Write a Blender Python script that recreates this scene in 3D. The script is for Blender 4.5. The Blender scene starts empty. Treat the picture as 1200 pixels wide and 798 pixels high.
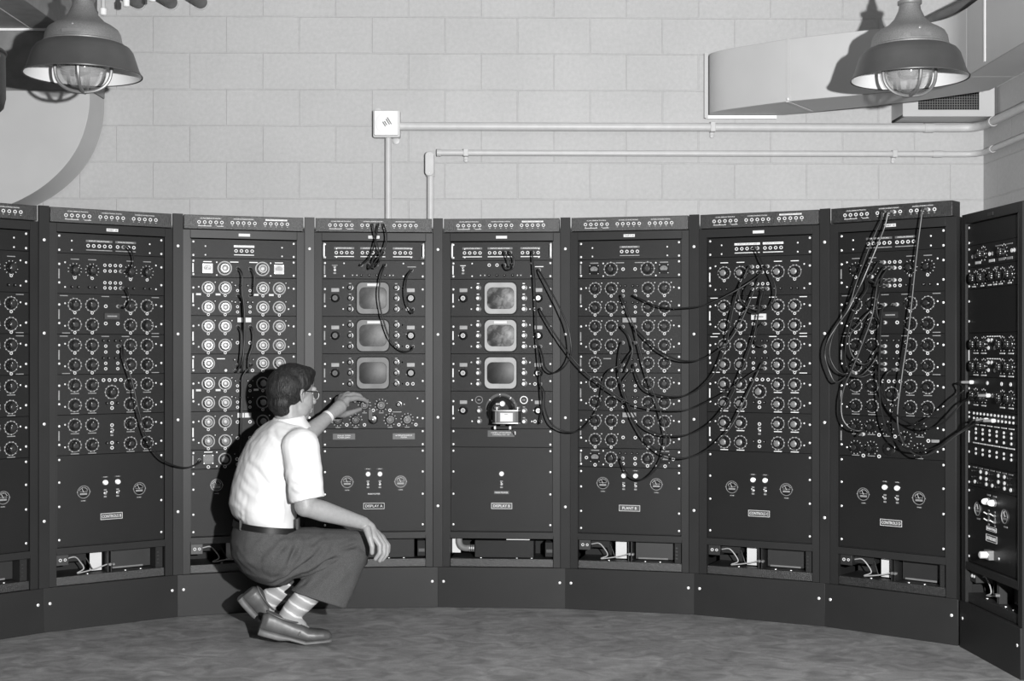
import bpy, math, random
import numpy as np
from mathutils import Vector, Matrix, noise

random.seed(7)
scene = bpy.context.scene
COL = scene.collection

# ------------------------------------------------------------------ camera, light, exposure
FPX = 1596.0          # focal length in pixels of the 1200 px wide frame
HZ = 407.6            # pixel row of the horizon
EYE = 1.222           # camera height
cam = bpy.data.cameras.new('camera')
cam.sensor_width = 36.0
cam.lens = 36.0 * FPX / 1200.0
cam.shift_y = (HZ - 399.0) / 1200.0
cam.clip_start = 0.05
co = bpy.data.objects.new('camera', cam)
co.location = (0, 0, EYE)
co.rotation_euler = (math.pi / 2, 0, 0)
COL.objects.link(co)
scene.camera = co

world = bpy.data.worlds.new('world')
scene.world = world
world.use_nodes = True
world.node_tree.nodes['Background'].inputs[0].default_value = (1, 1, 1, 1)
world.node_tree.nodes['Background'].inputs[1].default_value = 0.035

fl = bpy.data.lights.new('flash_bulb', 'SPOT')   # the photographer's flash bulb on a stand, right of the camera
fl.energy = 2600
fl.shadow_soft_size = 0.045
fl.spot_size = math.radians(95)
fl.spot_blend = 0.6
fo = bpy.data.objects.new('flash_bulb', fl)
fo.location = (0.90, 0.0, 1.50)
COL.objects.link(fo)
fo.rotation_euler = (Vector((-0.1, 6.4, 1.45)) - Vector(fo.location)).to_track_quat('-Z', 'Y').to_euler()

scene.view_settings.view_transform = 'Standard'
scene.view_settings.look = 'None'
scene.view_settings.gamma = 1.0
scene.view_settings.use_curve_mapping = False
scene.view_settings.exposure = 0.0

# ------------------------------------------------------------------ materials
def lin(v):
    v = v / 255.0
    return v / 12.92 if v <= 0.04045 else ((v + 0.055) / 1.055) ** 2.4

MATS = {}
def mat(name, g, rough=0.5, metal=0.0, nscale=0, namt=0.0, bump=0.0, bscale=200, spec=0.5, emit=0.0, coat=0.0, stretch=None, alpha=None, trans=0.0):
    if name in MATS: return MATS[name]
    m = bpy.data.materials.new(name); m.use_nodes = True
    nt = m.node_tree; b = nt.nodes['Principled BSDF']
    b.inputs['Base Color'].default_value = (g, g, g, 1)
    b.inputs['Roughness'].default_value = rough
    b.inputs['Metallic'].default_value = metal
    b.inputs['Specular IOR Level'].default_value = spec
    b.inputs['Coat Weight'].default_value = coat
    if trans: b.inputs['Transmission Weight'].default_value = trans
    if emit:
        b.inputs['Emission Color'].default_value = (1, 1, 1, 1); b.inputs['Emission Strength'].default_value = emit
    tc = nt.nodes.new('ShaderNodeTexCoord')
    src = tc.outputs['Object']
    if stretch:
        mp = nt.nodes.new('ShaderNodeMapping'); mp.inputs['Scale'].default_value = stretch
        nt.links.new(src, mp.inputs[0]); src = mp.outputs[0]
    if namt:
        n = nt.nodes.new('ShaderNodeTexNoise'); n.inputs['Scale'].default_value = nscale; n.inputs['Detail'].default_value = 5
        nt.links.new(src, n.inputs['Vector'])
        r = nt.nodes.new('ShaderNodeMapRange')
        r.inputs['From Min'].default_value = 0.3; r.inputs['From Max'].default_value = 0.7
        r.inputs['To Min'].default_value = g * (1 - namt); r.inputs['To Max'].default_value = g * (1 + namt)
        nt.links.new(n.outputs['Fac'], r.inputs['Value']); nt.links.new(r.outputs[0], b.inputs['Base Color'])
    if bump:
        n2 = nt.nodes.new('ShaderNodeTexNoise'); n2.inputs['Scale'].default_value = bscale; n2.inputs['Detail'].default_value = 3
        nt.links.new(tc.outputs['Object'], n2.inputs['Vector'])
        bp = nt.nodes.new('ShaderNodeBump'); bp.inputs['Strength'].default_value = bump; bp.inputs['Distance'].default_value = 0.002
        nt.links.new(n2.outputs['Fac'], bp.inputs['Height']); nt.links.new(bp.outputs[0], b.inputs['Normal'])
    MATS[name] = m
    return m

M_frame = mat('rack_frame_paint', 0.019, 0.42, nscale=3, namt=0.12, bump=0.12, bscale=400, spec=0.16)
M_panel = mat('rack_panel_paint', 0.0115, 0.42, nscale=2.2, namt=0.14, bump=0.35, bscale=600, spec=0.15)
M_strip = mat('crinkle_paint', 0.014, 0.45, nscale=110, namt=0.6, bump=1.0, bscale=260, spec=0.6)
M_black = mat('black_interior', 0.005, 0.8)
M_dkgrey = mat('dark_grey_metal', 0.014, 0.5, nscale=8, namt=0.2)
M_bake = mat('black_bakelite', 0.007, 0.22, spec=0.6)
M_cap = mat('brushed_cap', 0.17, 0.4, metal=0.25, nscale=60, namt=0.15)
M_capdk = mat('dark_cap', 0.020, 0.35, metal=0.2)
M_alu = mat('aluminium', 0.34, 0.35, metal=0.7)
M_chrome = mat('bright_screw_metal', 0.85, 0.3, metal=0.35)
M_white = mat('white_engraving', 0.55, 0.5)
M_label = mat('grey_label', 0.20, 0.5, nscale=90, namt=0.25)
M_plate = mat('engraved_plate', 0.045, 0.5)
M_engr = mat('engraved_letters', 0.62, 0.5)
M_labelw = mat('white_label', 0.62, 0.5, nscale=60, namt=0.1)
M_paper = mat('white_paper', 0.5, 0.6)
M_bezel = mat('bezel_grey', 0.15, 0.6, nscale=12, namt=0.2, spec=0.25)
M_lamp = mat('lit_pilot_lamp', 0.8, 0.3, emit=0.3)
M_bulb = mat('frosted_bulb', 0.16, 0.3)
M_rubber = mat('black_rubber_cord', 0.006, 0.5, spec=0.4)
M_rubberg = mat('grey_cord', 0.022, 0.4)
M_tan = mat('pale_wire', 0.3, 0.5)
M_pipe = mat('painted_conduit', 0.52, 0.45, nscale=20, namt=0.05, bump=0.1, bscale=60)
M_boxp = mat('painted_box_white', 0.85, 0.45, nscale=20, namt=0.05)
M_duct = mat('painted_duct', 0.47, 0.5, nscale=5, namt=0.03, bump=0.1, bscale=90)
M_galv = mat('galvanised_duct', 0.20, 0.5, nscale=14, namt=0.15)
M_lshade = mat('lamp_shade_enamel', 0.06, 0.4, nscale=7, namt=0.2)
M_lhouse = mat('lamp_cast_aluminium', 0.24, 0.45, metal=0.5, nscale=260, namt=0.18, bump=0.08, bscale=300)
M_lwhite = mat('white_reflector_enamel', 0.75, 0.3)

def glass_mat(name, tint=0.9, rough=0.0):
    m = bpy.data.materials.new(name); m.use_nodes = True
    b = m.node_tree.nodes['Principled BSDF']
    b.inputs['Base Color'].default_value = (tint, tint, tint, 1)
    b.inputs['Transmission Weight'].default_value = 1.0
    b.inputs['Roughness'].default_value = rough
    b.inputs['IOR'].default_value = 1.45
    return m
def thin_glass():
    m = bpy.data.materials.new('thin_clear_glass'); m.use_nodes = True
    b = m.node_tree.nodes['Principled BSDF']; b.inputs['Base Color'].default_value = (.55, .55, .55, 1); b.inputs['Roughness'].default_value = .08
    b.inputs['Alpha'].default_value = .22; b.inputs['Specular IOR Level'].default_value = .8
    return m
M_glass = thin_glass()

def crt_mat(name, g, amt):
    m = bpy.data.materials.new(name); m.use_nodes = True
    nt = m.node_tree; b = nt.nodes['Principled BSDF']
    b.inputs['Roughness'].default_value = 0.42; b.inputs['Specular IOR Level'].default_value = 0.3
    tc = nt.nodes.new('ShaderNodeTexCoord')
    n = nt.nodes.new('ShaderNodeTexNoise'); n.inputs['Scale'].default_value = 34; n.inputs['Detail'].default_value = 8
    n.inputs['Distortion'].default_value = 0.6
    nt.links.new(tc.outputs['Object'], n.inputs['Vector'])
    r = nt.nodes.new('ShaderNodeMapRange'); r.inputs['From Min'].default_value = 0.42; r.inputs['From Max'].default_value = 0.75
    r.inputs['To Min'].default_value = g; r.inputs['To Max'].default_value = g + amt
    nt.links.new(n.outputs['Fac'], r.inputs['Value']); nt.links.new(r.outputs[0], b.inputs['Base Color'])
    return m
M_crtsmudge = crt_mat('smudged_tube_face', 0.016, 0.16)
M_crtgrey = crt_mat('grey_tube_face', 0.022, 0.04)
M_crtdark = crt_mat('dark_tube_face', 0.006, 0.016)

def wall_mat(name, rot90=False):
    m = bpy.data.materials.new(name); m.use_nodes = True
    nt = m.node_tree; b = nt.nodes['Principled BSDF']
    b.inputs['Roughness'].default_value = 0.6; b.inputs['Specular IOR Level'].default_value = 0.3
    tc = nt.nodes.new('ShaderNodeTexCoord')
    sep = nt.nodes.new('ShaderNodeSeparateXYZ'); cmb = nt.nodes.new('ShaderNodeCombineXYZ')
    nt.links.new(tc.outputs['Object'], sep.inputs[0])
    nt.links.new(sep.outputs['X'], cmb.inputs['X']); nt.links.new(sep.outputs['Z'], cmb.inputs['Y'])
    nz = nt.nodes.new('ShaderNodeTexNoise'); nz.inputs['Scale'].default_value = 5
    nt.links.new(tc.outputs['Object'], nz.inputs['Vector'])
    mixv = nt.nodes.new('ShaderNodeVectorMath'); mixv.operation = 'MULTIPLY_ADD'
    mixv.inputs[1].default_value = (0.008, 0.008, 0); nt.links.new(nz.outputs['Color'], mixv.inputs[0]); nt.links.new(cmb.outputs[0], mixv.inputs[2])
    br = nt.nodes.new('ShaderNodeTexBrick')
    br.inputs['Scale'].default_value = 1.0; br.inputs['Brick Width'].default_value = 0.4064; br.inputs['Row Height'].default_value = 0.2032
    br.inputs['Mortar Size'].default_value = 0.0045; br.inputs['Mortar Smooth'].default_value = 0.55
    br.inputs['Color1'].default_value = (1, 1, 1, 1); br.inputs['Color2'].default_value = (0.975, 0.975, 0.975, 1); br.inputs['Mortar'].default_value = (0.97, 0.97, 0.97, 1)
    br.inputs['Bias'].default_value = 0
    nt.links.new(mixv.outputs[0], br.inputs['Vector'])
    n2 = nt.nodes.new('ShaderNodeTexNoise'); n2.inputs['Scale'].default_value = 45; n2.inputs['Detail'].default_value = 6; n2.inputs['Roughness'].default_value = 0.65
    nt.links.new(tc.outputs['Object'], n2.inputs['Vector'])
    n3 = nt.nodes.new('ShaderNodeTexNoise'); n3.inputs['Scale'].default_value = 2.2; n3.inputs['Detail'].default_value = 3
    nt.links.new(tc.outputs['Object'], n3.inputs['Vector'])
    r1 = nt.nodes.new('ShaderNodeMapRange'); r1.inputs['From Min'].default_value = 0.3; r1.inputs['From Max'].default_value = 0.7
    r1.inputs['To Min'].default_value = 0.415; r1.inputs['To Max'].default_value = 0.475; nt.links.new(n2.outputs['Fac'], r1.inputs['Value'])
    r2 = nt.nodes.new('ShaderNodeMapRange'); r2.inputs['From Min'].default_value = 0.3; r2.inputs['From Max'].default_value = 0.7
    r2.inputs['To Min'].default_value = 0.96; r2.inputs['To Max'].default_value = 1.04; nt.links.new(n3.outputs['Fac'], r2.inputs['Value'])
    mu = nt.nodes.new('ShaderNodeMath'); mu.operation = 'MULTIPLY'; nt.links.new(r1.outputs[0], mu.inputs[0]); nt.links.new(r2.outputs[0], mu.inputs[1])
    mx = nt.nodes.new('ShaderNodeMix'); mx.data_type = 'RGBA'; mx.blend_type = 'MULTIPLY'; mx.inputs[0].default_value = 1.0
    nt.links.new(br.outputs['Color'], mx.inputs[6]); nt.links.new(mu.outputs[0], mx.inputs[7])
    nt.links.new(mx.outputs[2], b.inputs['Base Color'])
    hgt = nt.nodes.new('ShaderNodeMath'); hgt.operation = 'MULTIPLY_ADD'; hgt.inputs[1].default_value = 0.25
    inv = nt.nodes.new('ShaderNodeMath'); inv.operation = 'SUBTRACT'; inv.inputs[0].default_value = 1.0; nt.links.new(br.outputs['Fac'], inv.inputs[1])
    nt.links.new(n2.outputs['Fac'], hgt.inputs[0]); nt.links.new(inv.outputs[0], hgt.inputs[2])
    bp = nt.nodes.new('ShaderNodeBump'); bp.inputs['Strength'].default_value = 0.6; bp.inputs['Distance'].default_value = 0.0045
    nt.links.new(hgt.outputs[0], bp.inputs['Height']); nt.links.new(bp.outputs[0], b.inputs['Normal'])
    return m

def floor_mat():
    m = bpy.data.materials.new('mottled_floor'); m.use_nodes = True
    nt = m.node_tree; b = nt.nodes['Principled BSDF']
    b.inputs['Roughness'].default_value = 0.5; b.inputs['Specular IOR Level'].default_value = 0.35
    tc = nt.nodes.new('ShaderNodeTexCoord')
    def nz(scale, sx, sy, det=5, dist=0.6):
        mp = nt.nodes.new('ShaderNodeMapping'); mp.inputs['Scale'].default_value = (sx, sy, 1); mp.inputs['Rotation'].default_value = (0, 0, 0.25)
        nt.links.new(tc.outputs['Object'], mp.inputs[0])
        n = nt.nodes.new('ShaderNodeTexNoise'); n.inputs['Scale'].default_value = scale; n.inputs['Detail'].default_value = det; n.inputs['Distortion'].default_value = dist
        nt.links.new(mp.outputs[0], n.inputs['Vector']); return n
    a = nz(2.2, 1, 1.2, 6, 1.6); c = nz(9, 1, 1.2, 7, 1.4); d = nz(120, 1, 1, 2, 0)
    r1 = nt.nodes.new('ShaderNodeMapRange'); r1.inputs['From Min'].default_value = 0.3; r1.inputs['From Max'].default_value = 0.7; r1.inputs['To Min'].default_value = 0.18; r1.inputs['To Max'].default_value = 0.25
    nt.links.new(a.outputs['Fac'], r1.inputs['Value'])
    r2 = nt.nodes.new('ShaderNodeMapRange'); r2.inputs['From Min'].default_value = 0.3; r2.inputs['From Max'].default_value = 0.72; r2.inputs['To Min'].default_value = 0.70; r2.inputs['To Max'].default_value = 1.34
    nt.links.new(c.outputs['Fac'], r2.inputs['Value'])
    r3 = nt.nodes.new('ShaderNodeMapRange'); r3.inputs['From Min'].default_value = 0.3; r3.inputs['From Max'].default_value = 0.7; r3.inputs['To Min'].default_value = 0.93; r3.inputs['To Max'].default_value = 1.07
    nt.links.new(d.outputs['Fac'], r3.inputs['Value'])
    m1 = nt.nodes.new('ShaderNodeMath'); m1.operation = 'MULTIPLY'; nt.links.new(r1.outputs[0], m1.inputs[0]); nt.links.new(r2.outputs[0], m1.inputs[1])
    m2 = nt.nodes.new('ShaderNodeMath'); m2.operation = 'MULTIPLY'; nt.links.new(m1.outputs[0], m2.inputs[0]); nt.links.new(r3.outputs[0], m2.inputs[1])
    nt.links.new(m2.outputs[0], b.inputs['Base Color'])
    return m

# ------------------------------------------------------------------ mesh builder
class MB:
    def __init__(s): s.v = []; s.f = []; s.mi = []; s.mats = []
    def m(s, material):
        if material not in s.mats: s.mats.append(material)
        return s.mats.index(material)
    def add(s, vs, fs, material):
        o = len(s.v); s.v += [tuple(p) for p in vs]; k = s.m(material)
        for f in fs: s.f.append(tuple(i + o for i in f)); s.mi.append(k)
        return s
    def box(s, x0, x1, y0, y1, z0, z1, m, M=None):
        vs = [Vector((x, y, z)) for x in (x0, x1) for y in (y0, y1) for z in (z0, z1)]
        if M: vs = [M @ v for v in vs]
        return s.add(vs, [(0, 1, 3, 2), (4, 6, 7, 5), (0, 4, 5, 1), (2, 3, 7, 6), (0, 2, 6, 4), (1, 5, 7, 3)], m)
    def lathe(s, prof, m, c=(0, 0, 0), axis='z', seg=24, ang=0.0, cap=True, M=None):
        # prof: (r, h) list along the axis; axis '-y' points to the viewer
        vs = []; fs = []
        for r, h in prof:
            for i in range(seg):
                t = 2 * math.pi * i / seg + ang
                a, b = r * math.cos(t), r * math.sin(t)
                p = (a, b, h) if axis == 'z' else ((a, -h, b) if axis == '-y' else (h, a, b))
                vs.append(Vector((p[0] + c[0], p[1] + c[1], p[2] + c[2])))
        if M: vs = [M @ v for v in vs]
        for k in range(len(prof) - 1):
            for i in range(seg):
                j = (i + 1) % seg
                fs.append((k * seg + i, k * seg + j, (k + 1) * seg + j, (k + 1) * seg + i))
        if cap:
            fs.append(tuple(range(seg))[::-1]); fs.append(tuple((len(prof) - 1) * seg + i for i in range(seg)))
        return s.add(vs, fs, m)
    def tube(s, pts, r, m, seg=8, cap=True):
        pts = [Vector(p) for p in pts]; n = len(pts)
        rs = r if isinstance(r, (list, tuple)) else [r] * n
        vs = []; fs = []; up = None
        for k in range(n):
            d = (pts[min(k + 1, n - 1)] - pts[max(k - 1, 0)]).normalized()
            if up is None:
                up = d.orthogonal().normalized()
            up = (up - d * up.dot(d))
            up = up.normalized() if up.length > 1e-6 else d.orthogonal().normalized()
            w = d.cross(up)
            for i in range(seg):
                t = 2 * math.pi * i / seg
                vs.append(pts[k] + (up * math.cos(t) + w * math.sin(t)) * rs[k])
        for k in range(n - 1):
            for i in range(seg):
                j = (i + 1) % seg
                fs.append((k * seg + i, k * seg + j, (k + 1) * seg + j, (k + 1) * seg + i))
        if cap:
            fs.append(tuple(range(seg))[::-1]); fs.append(tuple((n - 1) * seg + i for i in range(seg)))
        return s.add(vs, fs, m)
    def prism(s, poly, a0, a1, m, plane='xz', M=None):
        # poly in the plane, extruded along the third axis from a0 to a1
        n = len(poly); vs = []
        for a in (a0, a1):
            for p in poly:
                v = {'xz': (p[0], a, p[1]), 'xy': (p[0], p[1], a), 'yz': (a, p[0], p[1])}[plane]
                vs.append(Vector(v))
        if M: vs = [M @ v for v in vs]
        fs = [tuple(range(n)), tuple(range(n, 2 * n))[::-1]] + [(i, i + n, (i + 1) % n + n, (i + 1) % n) for i in range(n)]
        return s.add(vs, fs, m)
    def ring(s, outer, inner, a0, a1, m, plane='xz'):
        n = len(outer); vs = []
        for loop, a in ((outer, a0), (inner, a0), (outer, a1), (inner, a1)):
            for p in loop:
                vs.append(Vector({'xz': (p[0], a, p[1]), 'xy': (p[0], p[1], a), 'yz': (a, p[0], p[1])}[plane]))
        fs = []
        for i in range(n):
            j = (i + 1) % n
            fs += [(i, j, n + j, n + i), (2 * n + i, 3 * n + i, 3 * n + j, 2 * n + j), (i, 2 * n + i, 2 * n + j, j), (n + i, n + j, 3 * n + j, 3 * n + i)]
        return s.add(vs, fs, m)
    def mesh(s, name, smooth=35):
        me = bpy.data.meshes.new(name); me.from_pydata(s.v, [], s.f)
        for mm in s.mats: me.materials.append(mm)
        me.polygons.foreach_set('material_index', s.mi)
        import bmesh
        bm = bmesh.new(); bm.from_mesh(me); bmesh.ops.recalc_face_normals(bm, faces=bm.faces); bm.to_mesh(me); bm.free()
        if smooth:
            me.shade_smooth(); me.set_sharp_from_angle(angle=math.radians(smooth))
        me.update()
        return me
    def obj(s, name, parent=None, smooth=35, bevel=0):
        return link(name, s.mesh(name, smooth), parent, bevel)

def link(name, me, parent=None, bevel=0, loc=None, rot=None):
    o = bpy.data.objects.new(name, me); COL.objects.link(o)
    if parent: o.parent = parent
    if loc: o.location = loc
    if rot: o.rotation_euler = rot
    if bevel:
        b = o.modifiers.new('bevel', 'BEVEL'); b.width = bevel; b.segments = 2; b.limit_method = 'ANGLE'
    return o
def thing(name, label, cat, loc=(0, 0, 0), rotz=0.0, group=None):
    o = bpy.data.objects.new(name, None); COL.objects.link(o)
    o.location = loc; o.rotation_euler = (0, 0, rotz); o.empty_display_size = 0.1
    return tag(o, label, cat, group)
def tag(o, label, cat, group=None):
    o['label'] = label; o['category'] = cat
    if group: o['group'] = group
    return o
def structure(o):
    o['kind'] = 'structure'; return o

def rrect(w, h, r, n=5, cx=0, cz=0):
    out = []
    for (sx, sz, a0) in ((1, 1, 0), (-1, 1, 90), (-1, -1, 180), (1, -1, 270)):
        for k in range(n + 1):
            t = math.radians(a0 + 90 * k / n)
            out.append((cx + sx * (w / 2 - r) + r * math.cos(t), cz + sz * (h / 2 - r) + r * math.sin(t)))
    return out
def circ(r, n=28, cx=0, cz=0):
    return [(cx + r * math.cos(2 * math.pi * i / n), cz + r * math.sin(2 * math.pi * i / n)) for i in range(n)]

_txt = {}
def text_mesh(body, h, m, width=None):
    # flat lettering in the xz plane facing -y, centred, a hair thick
    key = (body, h, m.name, width)
    if key in _txt: return _txt[key]
    cu = bpy.data.curves.new('lettering', 'FONT'); cu.body = body; cu.size = h * 1.4; cu.extrude = 0.0003
    cu.align_x = 'CENTER'; cu.align_y = 'CENTER'; cu.resolution_u = 2
    tmp = bpy.data.objects.new('lettering', cu)
    me = bpy.data.meshes.new_from_object(tmp)
    bpy.data.objects.remove(tmp); bpy.data.curves.remove(cu)
    me.materials.clear(); me.materials.append(m)
    me.transform(Matrix.Rotation(math.pi / 2, 4, 'X'))
    xs = [v.co.x for v in me.vertices]; w = max(xs) - min(xs)
    if width: me.transform(Matrix.Scale(width / w, 4, (1, 0, 0)))
    _txt[key] = me
    return me

def px(x, y, Y):
    """a point of the room at depth Y seen at (x, y)"""
    return Vector(((x - 600) * Y / FPX, Y, EYE - (y - HZ) * Y / FPX))

def spline(pts, n=8):
    pts = [Vector(p) for p in pts]
    if len(pts) == 2: return [pts[0].lerp(pts[1], t / n) for t in range(n + 1)]
    P = [pts[0] * 2 - pts[1]] + pts + [pts[-1] * 2 - pts[-2]]
    out = []
    for i in range(1, len(P) - 2):
        for k in range(n):
            t = k / n
            out.append(0.5 * ((2 * P[i]) + (-P[i - 1] + P[i + 1]) * t + (2 * P[i - 1] - 5 * P[i] + 4 * P[i + 1] - P[i + 2]) * t * t + (-P[i - 1] + 3 * P[i] - 3 * P[i + 1] + P[i + 2]) * t ** 3))
    out.append(P[-2]); return out

# ------------------------------------------------------------------ room shell
WYAW = 0.018
def wy(X): return 7.585 + WYAW * (X + 2.0)       # depth of the back wall
CORX = 2.655
MB_ = MB().box(-6.0, 3.2, -3.0, 9.0, -0.12, 0.0, floor_mat())
structure(MB_.obj('floor'))
wm = wall_mat('painted_concrete_block')
w = MB().box(-2.9, CORX + 2.2 + 0.15, 0, 0.2, -0.026, 3.69, wm).obj('wall_back')
w.location = (-2.2, wy(-2.2), 0.026); w.rotation_euler = (0, 0, math.atan(WYAW)); structure(w)
# object origin lies on a mortar joint so the courses fall where they do in the room
w2 = MB().box(0.0, 8.0, 0, 0.2, -0.026, 3.69, wm).obj("wall_right")
w2.location = (CORX, wy(CORX), 0.026); w2.rotation_euler = (0, 0, math.atan(WYAW) - math.pi / 2)
structure(w2)
w3 = MB().box(-2.6, 8.0, 0, 0.2, -0.026, 3.7, wm).obj('wall_left')
w3.location = (-5.0, 0.5, 0.026); w3.rotation_euler = (0, 0, math.pi / 2); structure(w3)
structure(MB().box(-6.0, 3.2, -3.0, 9.0, 3.72, 3.85, mat('ceiling_paint', 0.45, 0.8)).obj('ceiling'))
# ------------------------------------------------------------------ rack furniture (prototype meshes, local y = -out of the panel)
def y_lathe(mb, prof, m, seg=20, c=(0, 0, 0), ang=0.0): return mb.lathe(prof, m, c=c, axis='-y', seg=seg, ang=ang)

M_plate2 = mat('grey_plate', 0.085, 0.5)
def knob_mesh(name, cap, R=0.0222, scale='ring', mring=None, tall=0.024):
    b = MB(); mr = mring or M_white
    if scale == 'ring':
        b.ring(circ(R * 1.34, 32), circ(R * 1.10, 32), -0.0012, 0.0, mr)
    if scale in ('tick', 'tickring'):
        for k in range(11):
            t = math.radians(-60 + 300 * k / 10)
            M = Matrix.Rotation(-t, 4, 'Y')
            rr = R * 1.30 if scale != 'ring' else R * 1.42
            b.box(rr - R * .12, rr + R * .10, -0.0012, 0, -R * 0.045, R * 0.045, M_white, M)
    if scale == 'tickring':
        b.ring(circ(R * 1.33, 32), circ(R * 1.19, 32), -0.0008, 0, M_bezel)
    # fluted skirt and body
    y_lathe(b, [(R * .98, 0.0), (R, 0.003), (R * .96, 0.006), (R * .90, 0.008)], M_bake, 28)
    n = 40; vs = []; fs = []
    hs = [0.008, tall * .85, tall]
    for q, h in enumerate(hs):
        for i in range(n):
            rr = R * (0.86 if q < 2 else 0.78) * (1.0 + (0.05 if i % 2 else -0.02))
            t = 2 * math.pi * i / n; vs.append((rr * math.cos(t), -h, rr * math.sin(t)))
    for q in range(2):
        for i in range(n):
            j = (i + 1) % n; fs.append((q * n + i, q * n + j, (q + 1) * n + j, (q + 1) * n + i))
    fs.append(tuple(2 * n + i for i in range(n)))
    b.add(vs, fs, M_bake)
    if cap is M_cap: y_lathe(b, [(R * .62, tall - .004), (R * .62, tall + .0004), (R * .56, tall + .001)], cap, 26)
    y_lathe(b, [(R * .50, tall), (R * .50, tall + .0012), (R * .40, tall + .0020), (R * .40, tall + .0008), (R * .22, tall + .0008), (R * .20, tall + .002)], cap, 24)
    b.box(-R * .05, R * .05, -tall - .0006, -tall + .003, R * .5, R * .70, M_white)
    return b.mesh(name)
def flange_knob(name, cap, R):
    b = MB()
    y_lathe(b, [(R, 0), (R, 0.004), (R * .88, 0.006), (R * .72, 0.008), (R * .68, 0.02), (R * .6, 0.0225), (R * .3, 0.0225), (R * .25, 0.024)], M_bake, 26)
    y_lathe(b, [(R * .52, 0.0225), (R * .5, 0.0245), (R * .34, 0.0245), (R * .32, 0.0232), (R * .18, 0.0232), (R * .15, 0.025)], cap, 22)
    b.box(-R * 1.16, -R * .85, -0.004, 0, -R * .12, R * .12, cap)
    return b.mesh(name)
def small_knob_mesh(name, cap):
    b = MB()
    y_lathe(b, [(0.0125, 0), (0.0125, 0.003), (0.010, 0.005), (0.009, 0.014), (0.0075, 0.016), (0.003, 0.016)], cap, 18)
    y_lathe(b, [(0.0145, 0), (0.0145, 0.0012), (0.0125, 0.0014)], M_bake, 18)
    b.box(-.0009, .0009, -0.0168, -0.014, 0.001, 0.0075, M_white)
    return b.mesh(name)
def jack_mesh():
    b = MB()
    b.ring(circ(0.0077, 16), circ(0.0044, 16), -0.003, 0.001, M_white)
    b.prism(circ(0.0045, 12), -0.0006, 0.001, M_black)
    return b.mesh('jack')
def screw_mesh(r=0.0052):
    b = MB(); y_lathe(b, [(r, 0), (r * .96, 0.0012), (r * .7, 0.0024), (r * .25, 0.003)], M_chrome, 12)
    b.box(-r * .7, r * .7, -0.0033, -0.0026, -r * .1, r * .1, M_dkgrey)
    return b.mesh('screw')
def post_mesh():
    b = MB(); y_lathe(b, [(0.0062, 0), (0.0062, 0.004), (0.0045, 0.006), (0.0045, 0.012), (0.003, 0.0135)], M_bake, 12)
    y_lathe(b, [(0.0025, 0.0135), (0.0015, 0.0142)], M_label, 8)
    return b.mesh('binding_post')
def lamp_mesh():
    b = MB(); y_lathe(b, [(0.0125, 0), (0.0125, 0.004), (0.0108, 0.005)], M_alu, 20)
    y_lathe(b, [(0.0105, 0.004), (0.0105, 0.010), (0.0085, 0.015), (0.005, 0.0178), (0.0015, 0.0185)], M_lamp, 20)
    return b.mesh('pilot_lamp')
def switch_mesh():
    b = MB()
    b.box(-0.006, 0.006, -0.001, 0, 0.011, 0.018, M_label); b.box(-0.006, 0.006, -0.001, 0, -0.018, -0.011, M_label)
    y_lathe(b, [(0.0068, 0), (0.0068, 0.003), (0.0042, 0.004), (0.0042, 0.008)], M_alu, 14)
    b.tube([(0, -0.006, 0), (0, -0.016, 0.006), (0, -0.021, 0.009)], [0.002, 0.0024, 0.0028], M_chrome, 8)
    return b.mesh('toggle_switch')
def gauge_mesh():
    b = MB()
    b.ring(circ(0.030, 30), circ(0.0265, 30), -0.006, 0, M_dkgrey)
    b.ring(circ(0.0275, 30), circ(0.0255, 30), -0.0072, -0.004, M_label)
    b.prism(circ(0.0265, 30), -0.003, 0, M_bake)
    for k in range(9):
        t = math.radians(25 + 130 * k / 8); M = Matrix.Rotation(-t, 4, 'Y')
        b.box(0.017, 0.0215, -0.0036, -0.003, -0.0007, 0.0007, M_white, M)
    b.box(-0.016, 0.016, -0.0036, -0.003, -0.013, -0.005, M_label)
    b.box(-0.018, 0.018, -0.0036, -0.003, 0.0005, 0.0025, M_label)
    b.box(-0.0007, 0.0007, -0.0045, -0.0035, -0.002, 0.017, M_white, Matrix.Rotation(math.radians(-25), 4, 'Y'))
    for sx in (-1, 1): y_lathe(b, [(0.0025, 0.006), (0.002, 0.0075)], M_label, 8, c=(sx * .0282, 0, 0))
    return b.mesh('gauge')
def meter_mesh(light=False):
    b = MB(); face = M_cap if light else M_bake
    b.prism(rrect(0.046, 0.044, 0.004, 3), -0.008, 0, face)
    b.prism([(0.019 * math.cos(t), -0.004 + 0.019 * math.sin(t)) for t in [math.radians(20 + 14 * k) for k in range(11)]] + [(-0.014, -0.006), (0.014, -0.006)], -0.0092, -0.008, M_bezel if not light else M_label)
    for k in range(7):
        t = math.radians(35 + 110 * k / 6); M = Matrix.Translation((0, 0, -0.004)) @ Matrix.Rotation(-t, 4, 'Y')
        b.box(0.012, 0.0155, -0.0097, -0.0092, -0.0005, 0.0005, M_bake, M)
    b.box(-0.0005, 0.0005, -0.0100, -0.0094, 0, 0.013, M_bake, Matrix.Translation((0, 0, -0.004)) @ Matrix.Rotation(math.radians(20), 4, 'Y'))
    for sx in (-1, 1):
        for sz in (-1, 1): y_lathe(b, [(0.002, 0.008), (0.0018, 0.0095)], M_chrome, 8, c=(sx * .0195, 0, sz * .0185))
    return b.mesh('panel_meter')
def strip_mesh(w, h, m, t=0.0016):
    return MB().box(-w / 2, w / 2, -t, 0, -h / 2, h / 2, m).mesh('label_strip', 0)

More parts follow.
